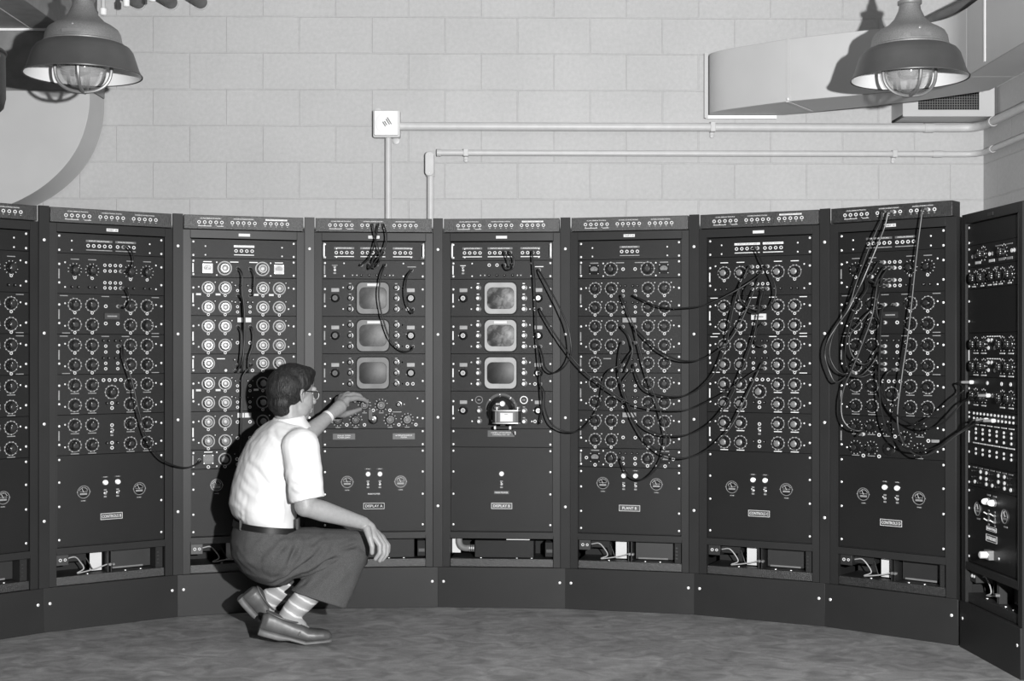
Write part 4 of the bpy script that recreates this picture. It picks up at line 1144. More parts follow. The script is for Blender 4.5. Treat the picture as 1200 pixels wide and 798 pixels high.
# PLANT B
cord('black cord making the lowest loop over the pilot lamps of PLANT B', 5, (729.4, 346.5), [(732, 356, .07), (738, 371, .08), (744, 385, .08), (748, 402, .08), (754, 425, .09), (762, 450, .10), (772, 475, .11), (779, 500, .12), (780.5, 516, .12), (777, 535, .12), (769, 549, .11), (757, 560, .10), (746, 562, .09), (735, 555, .08), (730, 546, .06)], 5, (729, 538.5), .1)
cord('highest cord spanning from PLANT B to the top of CONTROLS C', 5, (743.6, 346.3), [(752, 351, .07), (766, 357.5, .09), (783, 361, .11), (799, 361, .12), (820, 359, .13), (838, 353, .13), (860, 342, .12), (878, 331, .10), (890, 322, .07)], 6, (898, 311), .1)
cord('spanning cord from PLANT B sagging to the third knob row of CONTROLS C', 5, (743.6, 384.6), [(750, 391, .07), (760, 401, .09), (769, 409, .10), (781, 416, .12), (796, 422, .13), (814, 423, .14), (829, 418, .14), (844, 409, .14), (856, 398, .13), (868, 378, .11), (878, 355, .10), (885, 337, .08), (890, 325, .06)], 6, (893, 318), .1)
cord('short black loop in the middle of PLANT B, upper', 5, (729.4, 384.6), [(736, 392, .06), (740, 404, .06), (741, 414, .06), (738, 423, .06)], 5, (733, 435), .06)
cord('short black cord in the middle of PLANT B slanting down left', 5, (743.6, 403.6), [(741, 410, .06), (735, 418, .06), (731, 424, .05)], 5, (730, 426), .06)
cord('lowest spanning cord from PLANT B to the bottom knobs of CONTROLS C', 5, (729, 403.6), [(726, 414, .06), (725, 433, .07), (727, 448, .07), (732, 465, .08), (738, 484, .09), (746, 500, .10), (756, 515, .11), (770, 528, .12), (782, 534, .13), (798, 537, .13), (814, 534, .13), (830, 526, .13), (846, 513, .13), (860, 495, .12), (873, 468, .10), (885, 443, .07)], 6, (894, 423.5), .1)
cord('uppermost of the cords sagging out of the lower jacks of PLANT B', 5, (743, 425), [(746, 440, .07), (752, 452, .09), (760, 459, .10), (772, 463, .11), (786, 465, .13), (805, 463, .14), (821, 454, .14), (834, 442, .14), (843, 427, .13), (851, 404, .12), (856, 378, .10), (862, 350, .09), (868, 333, .08), (873, 323, .06)], 6, (879, 317), .1)
cord('middle spanning cord crossing the lower knobs of PLANT B to CONTROLS C', 5, (727, 435), [(729, 450, .07), (735, 470, .08), (744, 488, .10), (756, 501, .11), (770, 508, .12), (785, 511, .13), (803, 510, .14), (819, 504, .14), (837, 492, .14), (851, 475, .13), (862, 454, .12), (872, 427, .10), (882, 398, .09), (887, 378, .08), (890, 356, .07), (893, 342, .06)], 6, (893, 337), .1)
# CONTROLS C
cord('big black loop cord round the white counter of CONTROLS C', 6, (885, 290.5), [(888, 297, .07), (893, 307, .09), (902, 319, .10), (908, 333, .11), (909, 345, .11), (905, 356, .11), (897, 364, .10), (887, 367, .10), (878, 363, .09), (874, 354, .08), (873, 342, .07)], 6, (879, 331), .1)
cord('left black loop cord of CONTROLS C ending above the counter', 6, (879, 318), [(874, 320, .06), (868, 333, .07), (866, 345, .08), (869, 354, .08), (877, 360, .08), (886, 363, .07)], 6, (896, 360), .07)
cord('short hooked cord below the white counter of CONTROLS C', 6, (896, 379), [(891, 381, .06), (887, 387, .07), (886, 396, .07), (887, 404, .06)], 6, (895, 406), .06)
cord('short straight cord above the counter of CONTROLS C', 6, (899, 337), [(896, 342, .06), (893, 352, .06), (889, 358, .05)], 6, (883, 360), .06)
# CONTROLS D
cord('black cord from the top of CONTROLS D swinging left over the cover strip', 7, (1043, 248), [(1033, 257, .07), (1026, 273, .09), (1018, 292, .10), (1011, 311, .10), (1003, 333, .10), (996, 356, .11), (988, 371, .11), (979, 386, .12), (974, 400, .12), (972, 413, .12), (975, 425, .11), (983, 436, .10), (996, 440, .09), (1009, 442, .08), (1020, 438, .06)], 7, (1033, 434.5), .1)
cord('grey cord from the top of CONTROLS D hanging farthest left', 7, (1047, 247.5), [(1037, 265, .07), (1028, 288, .09), (1018, 312, .10), (1009, 333, .11), (1001, 349, .11), (993, 365, .12), (980, 383, .13), (970, 400, .14), (967, 417, .14), (972, 435, .13), (980, 448, .11)], 7, (992, 458), .1, m=M_rubberg)
cord('long grey cord from the far top jack of CONTROLS D to the edge rack', 7, (1085, 244), [(1079, 260, .07), (1076, 283, .07), (1072, 318, .08), (1068, 358, .09), (1063, 400, .10), (1058, 432, .11), (1055, 455, .12), (1052, 478, .13), (1052, 498, .14), (1056, 514, .15), (1063, 525, .16), (1072, 532, .17), (1080, 534, .18), (1092, 531, .19), (1107, 521, .20), (1121, 510, .20), (1135, 501, .20)], 8, (1166, 492), .1, m=M_rubberg)
cord('long black cord down the middle of CONTROLS D to the edge rack', 7, (1037, 356), [(1034, 360, .07), (1032, 380, .08), (1031, 410, .09), (1030, 440, .10), (1031, 467, .11), (1034, 486, .12), (1039, 503, .13), (1048, 516, .15), (1062, 525, .17), (1077, 528, .18), (1092, 526, .19), (1107, 519, .20), (1121, 509, .20), (1132, 501, .20)], 8, (1158, 491), .1)
cord('upper black cord from CONTROLS D rising to the edge rack', 7, (1048, 434.5), [(1039, 438, .06), (1036, 449, .08), (1037, 464, .10), (1043, 477, .12), (1052, 487, .14), (1063, 494, .16), (1074, 496, .17), (1088, 490, .18), (1107, 477, .19), (1120, 465, .19), (1130, 456, .19)], 8, (1145, 450), .1)
cord('black cord just below it, from CONTROLS D to the edge rack knobs', 7, (1033, 425), [(1027, 437, .06), (1030, 451, .08), (1037, 466, .10), (1046, 480, .12), (1059, 492, .14), (1074, 500, .16), (1088, 502, .17), (1103, 497, .18), (1117, 484, .19), (1128, 472, .19)], 8, (1156, 466), .1)
cord('pale grey cord making a wide loop down the left of CONTROLS D', 7, (1030, 325), [(1027, 340, .08), (1022, 370, .10), (1010, 404, .11), (998, 434, .12), (990, 452, .12), (986, 470, .12), (987, 489, .12), (995, 501, .11), (1005, 505, .10), (1011, 504, .08)], 7, (1012, 512), .1, m=M_rubberg)
cord('black cord looping round the third knob row of CONTROLS D', 7, (1044, 362), [(1035, 361, .05), (1021, 364, .08), (1007, 379, .10), (997, 391, .11), (995, 403, .11), (998, 415, .11), (1005, 424, .10), (1013, 427, .09), (1021, 422, .08), (1026, 411, .06)], 7, (1033, 406), .1)
cord('black cord from the lower jack field of CONTROLS D, inner loop', 7, (1028, 330), [(1017, 337, .08), (1009, 351, .10), (1001, 368, .11), (994, 390, .12), (991, 407, .12), (991, 423, .11), (997, 437, .10), (1008, 440, .09), (1017, 433, .08), (1024, 424, .06)], 7, (1033, 415), .1)
cord('short thick black cord left of the counter of CONTROLS D', 7, (1044, 379), [(1035, 378, .05), (1029, 372, .07), (1027, 358, .08), (1030, 343, .07)], 7, (1037, 333), .06)
for kk_, (ja, jb) in enumerate((((1045, 313), (1050, 325)), ((1039, 306), (1044, 333)), ((1051, 311), (1048, 326)))):
    cord(['short black jumper at the top of the jack field of CONTROLS D, right', 'short black jumper at the left of the jack field of CONTROLS D', 'short black jumper in the middle of the jack field of CONTROLS D'][kk_], 7, ja, [(ja[0] - 16, ja[1] + 12, .07), (ja[0] - 19, ja[1] + 22, .07)], 7, jb, .06)
# ------------------------------------------------------------------ the crouching man
def frame_from(d, up=Vector((0, 0, 1))):
    d = d.normalized(); s = d.cross(up)
    s = s.normalized() if s.length > 1e-4 else Vector((1, 0, 0))
    return d, s, s.cross(d).normalized()
class Blob(MB):
    def cap(s, a, b, ra, rb, n=20, k=6, flat=1.0, fdir=None):
        """tapered capsule from a to b; flat squashes it along fdir"""
        a = Vector(a); b = Vector(b); d, u, w = frame_from(b - a) if (b - a).length > 1e-6 else (Vector((0, 0, 1)), Vector((1, 0, 0)), Vector((0, 1, 0)))
        rings = []
        for i in range(k + 1):
            t = math.pi / 2 * (1 - i / k); rings.append((a - d * ra * math.sin(t), ra * math.cos(t)))
        for i in range(k + 1):
            t = math.pi / 2 * i / k; rings.append((b + d * rb * math.sin(t), rb * math.cos(t)))
        vs = []; fs = []
        for c, r in rings:
            r = max(r, 1e-4)
            for q in range(n):
                t = 2 * math.pi * q / n; vs.append(c + (u * math.cos(t) + w * math.sin(t)) * r)
        if fdir is not None:
            f = Vector(fdir).normalized(); m = (a + b) / 2
            vs = [v - f * ((v - m).dot(f)) * (1 - flat) for v in vs]
        R = len(rings)
        for i in range(R - 1):
            for q in range(n):
                j = (q + 1) % n; fs.append((i * n + q, i * n + j, (i + 1) * n + j, (i + 1) * n + q))
        fs += [tuple(range(n))[::-1], tuple((R - 1) * n + q for q in range(n))]
        return s.add(vs, fs, M_skin)
    def chain(s, pts, rs, **k):
        for i in range(len(pts) - 1): s.cap(pts[i], pts[i + 1], rs[i], rs[i + 1], **k)
        return s
    def ell(s, c, R, M=None, n=28, k=18):
        vs = []; fs = []; c = Vector(c)
        for i in range(k + 1):
            t = math.pi * i / k
            for q in range(n):
                p = 2 * math.pi * q / n
                v = Vector((R[0] * math.sin(t) * math.cos(p), R[1] * math.sin(t) * math.sin(p), R[2] * math.cos(t))) + c
                vs.append(M @ v if M else v)
        for i in range(k):
            for q in range(n):
                j = (q + 1) % n; fs.append((i * n + q, i * n + j, (i + 1) * n + j, (i + 1) * n + q))
        return s.add(vs, fs, M_skin)
    def loft(s, rings, n=40, cap=True):
        """rings: (centre, half axis a, half axis b[, squareness])"""
        vs = []; fs = []
        for r in rings:
            c, a, b = Vector(r[0]), Vector(r[1]), Vector(r[2]); e = r[3] if len(r) > 3 else 1.0
            for q in range(n):
                t = 2 * math.pi * q / n; ct, st = math.cos(t), math.sin(t)
                ct = math.copysign(abs(ct) ** e, ct); st = math.copysign(abs(st) ** e, st)
                vs.append(c + a * ct + b * st)
        for i in range(len(rings) - 1):
            for q in range(n):
                j = (q + 1) % n; fs.append((i * n + q, i * n + j, (i + 1) * n + j, (i + 1) * n + q))
        if cap: fs += [tuple(range(n))[::-1], tuple((len(rings) - 1) * n + q for q in range(n))]
        return s.add(vs, fs, M_skin)
    def fuse(s, name, material, parent, voxel=.005, smooth=6, factor=.5, disp=None):
        me = s.mesh(name, 0)
        tmp = bpy.data.objects.new(name, me); COL.objects.link(tmp)
        r = tmp.modifiers.new('r', 'REMESH'); r.mode = 'VOXEL'; r.voxel_size = voxel; r.use_smooth_shade = True
        if smooth:
            sm = tmp.modifiers.new('s', 'SMOOTH'); sm.factor = factor; sm.iterations = smooth
        dg = bpy.context.evaluated_depsgraph_get(); dg.update()
        out = bpy.data.meshes.new_from_object(tmp.evaluated_get(dg))
        bpy.data.objects.remove(tmp)
        out.name = name; out.materials.clear(); out.materials.append(material)
        out.polygons.foreach_set('material_index', [0] * len(out.polygons))
        if disp:
            n = len(out.vertices); co_ = np.empty(n * 3, 'f'); no = np.empty(n * 3, 'f')
            out.vertices.foreach_get('co', co_); out.vertices.foreach_get('normal', no)
            co_ = co_.reshape(-1, 3); no = no.reshape(-1, 3)
            co_ = co_ + no * disp(co_, no)[:, None]
            out.vertices.foreach_set('co', co_.ravel()); 
        out.shade_smooth(); out.update()
        o = bpy.data.objects.new(name, out); COL.objects.link(o)
        if parent: o.parent = parent; o.matrix_parent_inverse = parent.matrix_world.inverted()
        return o
def creases(lines):
    """folds: each line = (points, width, height); height < 0 is a groove with a soft ridge beside it"""
    L = []
    for pts, w, h in lines:
        P = np.array([list(p) for p in spline(pts, 6)], 'f'); L.append((P, w, h))
    def f(co_, no):
        d = np.zeros(len(co_), 'f')
        for P, w, h in L:
            best = np.full(len(co_), 9.0, 'f'); tt = np.zeros(len(co_), 'f')
            for i in range(len(P) - 1):
                a = P[i]; ab = P[i + 1] - a; t = np.clip(((co_ - a) @ ab) / (ab @ ab), 0, 1)
                q = np.linalg.norm(co_ - (a + t[:, None] * ab), axis=1)
                m = q < best; best[m] = q[m]; tt[m] = (i + t[m]) / (len(P) - 1)
            fade = np.clip(np.minimum(tt, 1 - tt) * 5 + .15, 0, 1)
            d += h * fade * (np.exp(-(best / w) ** 2) - .45 * np.exp(-((best - 2.1 * w) / (w * 1.1)) ** 2))
        return d
    return f

def skin_mat():
    m = mat('skin', 0.25, 0.45, nscale=70, namt=0.06, bump=0.15, bscale=350, spec=0.35)
    b = m.node_tree.nodes['Principled BSDF']; b.inputs['Subsurface Weight'].default_value = 0.08; b.inputs['Subsurface Radius'].default_value = (.01, .01, .01)
    return m
M_skin = skin_mat()
def hairy_mat():
    m = bpy.data.materials.new('hair'); m.use_nodes = True
    nt = m.node_tree; b = nt.nodes['Principled BSDF']; b.inputs['Roughness'].default_value = .5; b.inputs['Specular IOR Level'].default_value = .3
    tc = nt.nodes.new('ShaderNodeTexCoord'); mp = nt.nodes.new('ShaderNodeMapping'); mp.inputs['Scale'].default_value = (1, 1, .16); mp.inputs['Rotation'].default_value = (.3, -.5, 0)
    n = nt.nodes.new('ShaderNodeTexNoise'); n.inputs['Scale'].default_value = 260; n.inputs['Detail'].default_value = 4; n.inputs['Distortion'].default_value = .6
    nt.links.new(tc.outputs['Object'], mp.inputs[0]); nt.links.new(mp.outputs[0], n.inputs['Vector'])
    r = nt.nodes.new('ShaderNodeMapRange'); r.inputs['From Min'].default_value = .35; r.inputs['From Max'].default_value = .7; r.inputs['To Min'].default_value = .004; r.inputs['To Max'].default_value = .028
    nt.links.new(n.outputs['Fac'], r.inputs['Value']); nt.links.new(r.outputs[0], b.inputs['Base Color'])
    bp = nt.nodes.new('ShaderNodeBump'); bp.inputs['Strength'].default_value = .9; bp.inputs['Distance'].default_value = .004
    nt.links.new(n.outputs['Fac'], bp.inputs['Height']); nt.links.new(bp.outputs[0], b.inputs['Normal'])
    return m
M_hair = hairy_mat()
M_shirt = mat('white_cotton', 0.60, 0.8, bump=0.25, bscale=90, spec=0.1)
M_trou = mat('grey_wool', 0.062, 0.9, nscale=420, namt=0.35, bump=0.4, bscale=500, spec=0.1)
M_belt = mat('black_belt_leather', 0.008, 0.5, spec=0.25)
M_shoe = mat('brown_shoe_leather', 0.06, 0.45, nscale=25, namt=0.2, spec=0.5)
M_sole = mat('shoe_sole', 0.10, 0.6, nscale=30, namt=0.2)
def sock_mat():
    m = bpy.data.materials.new('striped_sock'); m.use_nodes = True
    nt = m.node_tree; b = nt.nodes['Principled BSDF']; b.inputs['Roughness'].default_value = .85
    tc = nt.nodes.new('ShaderNodeTexCoord'); mp = nt.nodes.new('ShaderNodeMapping'); mp.inputs['Rotation'].default_value = (0, math.radians(-32), 0)
    w = nt.nodes.new('ShaderNodeTexWave'); w.wave_type = 'BANDS'; w.bands_direction = 'Z'; w.inputs['Scale'].default_value = 9; w.inputs['Distortion'].default_value = .7; w.inputs['Detail Scale'].default_value = 6
    nt.links.new(tc.outputs['Object'], mp.inputs[0]); nt.links.new(mp.outputs[0], w.inputs['Vector'])
    r = nt.nodes.new('ShaderNodeValToRGB'); r.color_ramp.elements[0].position = .0; r.color_ramp.elements[0].color = (.22, .22, .22, 1)
    r.color_ramp.elements[1].position = .85; r.color_ramp.elements[1].color = (.27, .27, .27, 1)
    e = r.color_ramp.elements.new(.93); e.color = (.48, .48, .48, 1)
    nt.links.new(w.outputs['Fac'], r.inputs[0]); nt.links.new(r.outputs[0], b.inputs['Base Color'])
    return m
M_sock = sock_mat()

P = px
man = thing('person', 'man in white short sleeved shirt and grey trousers crouching to turn a knob', 'person', (P(330, 750, 5.64).x, 5.66, 0))
bpy.context.view_layer.update()
F = Vector((math.cos(math.radians(25)), math.sin(math.radians(25)), 0)); Lf = Vector((-F.y, F.x, 0)); Zv = Vector((0, 0, 1))
def sc(y): return y / FPX
# joints
shN = P(352, 524, 5.56); shF = P(327, 512, 5.90)
elN = P(358, 593, 5.54); wrN = P(426, 613, 5.66)
elF = P(338, 528, 5.93); wrF = P(387, 486, 6.13)
hipN = P(324, 648, 5.645); hipF = P(303, 646, 5.84)
knN = P(416, 641, 5.78); knF = P(411, 650, 6.00)
anN = P(337, 722, 5.61); anF = P(307, 706, 5.83)
neckB = P(339, 500, 5.73)
# head frame
th = math.radians(46)
Fh = Vector((math.cos(th) * .995, math.sin(th) * .995, -.07)).normalized(); Lh = Vector((-math.sin(th), math.cos(th), 0)); Uh = Fh.cross(Lh)
HC = P(343, 461, 5.74)
MH = Matrix(((Fh.x, Lh.x, Uh.x, HC.x), (Fh.y, Lh.y, Uh.y, HC.y), (Fh.z, Lh.z, Uh.z, HC.z), (0, 0, 0, 1)))
B = Blob()
# head
B.ell((-.012, 0, .030), (.096, .075, .086), MH).ell((.036, 0, -.030), (.058, .060, .083), MH).ell((.050, 0, -.088), (.034, .036, .026), MH)
B.ell((.020, .040, -.060), (.040, .022, .040), MH).ell((.020, -.040, -.060), (.040, .022, .040), MH)
B.cap(MH @ Vector((.088, 0, .008)), MH @ Vector((.112, 0, -.030)), .008, .0125)
B.cap(MH @ Vector((.084, -.034, .022)), MH @ Vector((.084, .034, .022)), .012, .012)
B.cap(MH @ Vector((.088, -.018, -.062)), MH @ Vector((.088, .018, -.062)), .008, .008)
B.cap(MH @ Vector((.088, -.016, -.073)), MH @ Vector((.088, .016, -.073)), .007, .007)
for s in (-1, 1):
    ear = [(-.002, s * .074, .018), (-.014, s * .080, .013), (-.017, s * .080, -.006), (-.010, s * .076, -.022), (-.002, s * .073, -.032)]
    B.chain([MH @ Vector(e) for e in ear], [.005, .0052, .005, .005, .0055], n=12, k=4)
    B.ell((-.003, s * .073, -.006), (.011, .006, .022), MH, 16, 10)
# neck and torso
B.chain([MH @ Vector((-.020, 0, -.055)), neckB, P(335, 512, 5.73)], [.056, .060, .070])
B.cap(shN, shF, .05, .05).cap(P(333, 525, 5.73), P(312, 635, 5.73), .095, .11)
# arms
B.chain([shN, elN], [.046, .045]).chain([elN, elN.lerp(wrN, .3), wrN], [.042, .043, .027])
B.chain([shF, elF], [.052, .044]).chain([elF, elF.lerp(wrF, .35), wrF], [.043, .045, .027])
# legs
B.cap(hipN, knN, .085, .055).cap(knN, anN, .046, .034).cap(hipF, knF, .085, .055).cap(knF, anF, .05, .036)
B.chain([anN, P(360, 744, 5.63), P(375, 749, 5.64)], [.034, .028, .018]).chain([anF, P(320, 734, 5.81)], [.034, .025])
# near hand hanging over the knee
hs = .0105
B.chain([wrN, P(433, 619, 5.67), P(439, 627, 5.68)], [.026, .027, .020], flat=.8, fdir=(0, 1, 0))
kn = [(439, 630, 5.650), (443, 629, 5.668), (446, 629, 5.690), (448, 630, 5.712)]
for p_ in kn: B.cap(P(433, 619, 5.67), P(*p_), .020, .0135)
B.chain([P(*kn[0]), P(445, 639, 5.645), P(445, 648, 5.642), P(440, 655, 5.645)], [.0135, .0112, .0102, .0088])
B.chain([P(*kn[1]), P(450, 639, 5.665), P(450, 649, 5.662), P(445, 657, 5.665)], [.0135, .0115, .0105, .0090])
B.chain([P(*kn[2]), P(454, 640, 5.690), P(453, 650, 5.690), P(448, 656, 5.692)], [.0130, .0110, .0100, .0086])
B.chain([P(*kn[3]), P(455, 639, 5.715), P(455, 646, 5.716), P(452, 651, 5.716)], [.0115, .0098, .0090, .0078])
B.chain([P(430, 620, 5.645), P(433, 630, 5.625), P(436, 640, 5.618), P(436, 648, 5.622)], [.017, .0135, .0115, .0095])
# far hand turning the knob
pc = P(398, 477, 6.195)
B.chain([wrF, pc], [.026, .033]).cap(P(396, 482, 6.18), P(405, 472, 6.23), .024, .018)
kf = [(407, 468, 6.235), (404, 465, 6.262), (400, 465, 6.285), (396, 468, 6.305)]
for p_ in kf: B.cap(pc, P(*p_), .026, .0155)
B.chain([P(*kf[0]), P(418, 466.5, 6.285), P(426, 468, 6.33), P(430.5, 471, 6.362)], [.0145, .0120, .0108, .0092])
B.chain([P(*kf[1]), P(413.5, 462, 6.31), P(421, 463.5, 6.345), P(425, 467.5, 6.366)], [.0145, .0120, .0108, .0092])
B.chain([P(*kf[2]), P(408, 461, 6.335), P(414, 464.5, 6.362), P(416, 470, 6.372)], [.0135, .0115, .0102, .0088])
B.chain([P(*kf[3]), P(402, 466.5, 6.345), P(406.5, 470.5, 6.368), P(407.5, 475, 6.374)], [.0120, .0100, .0090, .0078])
B.chain([P(392, 484, 6.165), P(403, 486, 6.235), P(414, 482.5, 6.30), P(422, 479.5, 6.355)], [.020, .0150, .0122, .0098])
body = B.fuse('body', M_skin, man, voxel=.0030, smooth=7, factor=.5)

# hair
Hh = Blob()
Hh.ell((-.040, 0, .022), (.080, .084, .092), MH).ell((.000, 0, .066), (.094, .078, .062), MH).ell((.040, -.004, .088), (.054, .064, .034), MH).ell((.060, -.006, .086), (.026, .052, .020), MH)
Hh.ell((-.066, 0, -.040), (.040, .062, .052), MH).ell((-.052, 0, -.075), (.030, .050, .030), MH)
for s in (-1, 1): Hh.ell((.008, s * .068, .045), (.036, .013, .036), MH).cap(MH @ Vector((.006, s * .070, .020)), MH @ Vector((.008, s * .071, -.006)), .009, .005)
def hair_disp(c, n):
    return np.array([noise.noise(Vector((p[0] * 55, p[1] * 55, p[2] * 22))) * .0028 + noise.noise(Vector(p) * 22) * .003 for p in c], 'f')
hair = Hh.fuse('hair', M_hair, man, voxel=.0035, smooth=14, disp=hair_disp)
# spectacles
g = MB(); T = lambda *p: MH @ Vector(p)
for s in (-1, 1):
    g.tube(spline([T(-.016, s * .083, -.006), T(-.006, s * .085, .010), T(.03, s * .080, .012), T(.075, s * .069, .012), T(.096, s * .058, .008)], 5), .0019, M_dkgrey, 8)
    c = T(.108, s * .034, -.002)
    ring = [T(.099 - abs(math.cos(t)) * .004, s * .032 + .024 * math.cos(t), -.002 + .019 * math.sin(t)) for t in [2 * math.pi * k / 24 for k in range(25)]]
    g.tube(ring, .0012, M_chrome, 6, cap=False)
g.tube([T(.099, -.008, .004), T(.103, 0, .007), T(.099, .008, .004)], .0016, M_chrome, 6)
gl = g.obj('spectacles', man); gl.matrix_parent_inverse = man.matrix_world.inverted()

# shirt
S = Blob()
def ringT(x, y, Y, rx, rf, lean=.28, e=.92, fo_=0):
    f = (F + Zv * -lean * .0).normalized(); up = Vector((.26, .12, 1)).normalized(); f = (F - up * F.dot(up)).normalized()
    c = P(x, y, Y)
    return (c + f * fo_, Lf * rx, f * rf, e)
S.loft([ringT(312, 619, 5.73, .163, .116), ringT(309.5, 612, 5.73, .176, .130), ringT(307.5, 600, 5.73, .184, .138), ringT(308, 585, 5.73, .180, .132), ringT(312, 565, 5.73, .184, .132), ringT(318, 545, 5.73, .193, .134), ringT(325, 528, 5.73, .205, .126), ringT(331, 514, 5.73, .195, .106), ringT(335, 504, 5.73, .150, .084), ringT(338, 497, 5.73, .095, .072)], n=48)
S.chain([shN + Vector((-.01, .02, .0)), shF], [.075, .074]); S.cap(shN, shN.lerp(P(361, 584, 5.545), .3), .079, .077)
def sleeve(a, b, r0, r1, r2):
    d, u, w = frame_from(b - a)
    R = [(a, r0), (a.lerp(b, .45), r1), (a.lerp(b, .85), r2 * .99), (b, r2), (b + d * .004, r2 * .985), (b + d * .004, r2 * .90)]
    S.loft([(c, u * r, w * r) for c, r in R], n=32)
sleeve(shN + Vector((0, .005, -.01)), P(361, 584, 5.545), .078, .076, .070)
sleeve(shF + Vector((.0, 0, -.01)), P(341, 524, 5.955), .074, .072, .068)
# collar
nk = P(339, 496, 5.73); nd = ((MH @ Vector((-.02, 0, -.06))) - nk).normalized(); nd, nu, nw = frame_from(nd, Lf)
S.loft([(nk - nd * .02, nu * .088, nw * .096), (nk + nd * .004, nu * .072, nw * .078), (nk + nd * .022, nu * .066, nw * .071), (nk + nd * .030, nu * .065, nw * .070)], n=32)
fl_ = [([P(284, 560, 5.62), P(300, 575, 5.58), P(325, 590, 5.56), P(340, 602, 5.56)], .012, -.007),
       ([P(279, 590, 5.62), P(292, 598, 5.59), P(312, 606, 5.57), P(338, 610, 5.56)], .010, -.006),
       ([P(290, 540, 5.62), P(303, 552, 5.57), P(318, 575, 5.55), P(335, 600, 5.55)], .012, -.006),
       ([P(300, 608, 5.6), P(304, 590, 5.58), P(312, 570, 5.56)], .009, -.005),
       ([P(286, 610, 5.62), P(288, 594, 5.6), P(290, 575, 5.6)], .009, .005),
       ([P(322, 610, 5.58), P(330, 594, 5.56), P(338, 572, 5.54), P(344, 545, 5.5)], .011, -.008),
       ([P(345, 555, 5.5), P(355, 562, 5.48), P(370, 566, 5.48)], .010, -.006),
       ([P(343, 570, 5.5), P(355, 576, 5.48), P(372, 574, 5.48)], .009, .005),
       ([P(318, 500, 5.62), P(325, 515, 5.56), P(335, 530, 5.53)], .010, -.004),
       ([P(338, 508, 5.56), P(345, 530, 5.5), P(346, 550, 5.5)], .009, -.004)]
cr = creases(fl_)
def shirt_disp(c, n):
    return cr(c, n) + np.array([noise.noise(Vector((p[0] * 9, p[1] * 9, p[2] * 6))) * .006 + noise.noise(Vector(p) * 26) * .0022 for p in c], 'f')
S.fuse('shirt', M_shirt, man, voxel=.0042, smooth=4, disp=shirt_disp)
# chest pocket tag and collar seam are part of the shirt; belt
up = Vector((.10, .05, 1)).normalized(); f_ = (F - up * F.dot(up)).normalized(); bc = P(312.5, 616.5, 5.73)
bm_ = Blob(); n = 64; hb = .0125
out = [bc + Lf * .172 * math.copysign(abs(math.cos(t)) ** .92, math.cos(t)) + f_ * .132 * math.copysign(abs(math.sin(t)) ** .92, math.sin(t)) for t in [2 * math.pi * k / n for k in range(n)]]
vs = []
for dz_, sc_ in ((-hb, 1.0), (-hb, 1.045), (hb, 1.03), (hb, .985)):
    for q in out: vs.append(bc + (q - bc) * sc_ + up * dz_)
fs = [(i * n + q, i * n + (q + 1) % n, ((i + 1) % 4) * n + (q + 1) % n, ((i + 1) % 4) * n + q) for i in range(4) for q in range(n)]
bl = MB().add(vs, fs, M_belt).obj('belt', man, smooth=50); bl.matrix_parent_inverse = man.matrix_world.inverted()

# trousers
Tt = Blob()
Tt.loft([(bc + up * .008, Lf * .172, f_ * .131, .92), (bc - up * .03, Lf * .180, f_ * .136, .92), (bc - up * .08, Lf * .188, f_ * .142, .95), (bc - up * .14 + F * .01, Lf * .185, f_ * .140, 1), (bc - up * .20 + F * .03, Lf * .165, f_ * .115, 1), (bc - up * .235 + F * .04, Lf * .12, f_ * .07, 1)], n=48)
Tt.ell((0, 0, 0), (.142, .185, .115), Matrix.Translation(P(317, 649, 5.73)) @ Matrix.Rotation(math.radians(25), 4, 'Z') @ Matrix.Rotation(math.radians(12), 4, 'Y'))
Tt.chain([hipN + Vector((.01, 0, -.005)), hipN.lerp(knN, .5) + Vector((0, 0, -.006)), knN], [.112, .100, .074])
Tt.chain([hipF, hipF.lerp(knF, .5), knF], [.110, .096, .072])
def shank(k, h, ha, hb_, rk):
    k = Vector(k); m = k.lerp(h, .45)
    d, u, w = frame_from(h - k)
    Tt.loft([(k - d * .03, ha.normalized() * rk * .7, hb_.normalized() * rk * .7), (k, ha.normalized() * rk, hb_.normalized() * rk), (m, (ha.normalized() * rk).lerp(ha, .55), (hb_.normalized() * rk).lerp(hb_, .5)), (k.lerp(h, .93), ha * .98, hb_ * .98), (h, ha * 1.03, hb_ * 1.03), (h + d * .008, ha * 1.01, hb_ * 1.01)], n=40)
hN = P(374, 701, 5.665); shank(knN + Vector((-.01, -.02, -.01)), hN, Vector((.110, .02, -.042)), Vector((-.01, .070, -.01)), .076)
hF = P(362, 690, 5.90); shank(knF + Vector((.01, 0, -.01)), hF, Vector((.100, .03, -.05)), Vector((-.01, .068, 0)), .074)
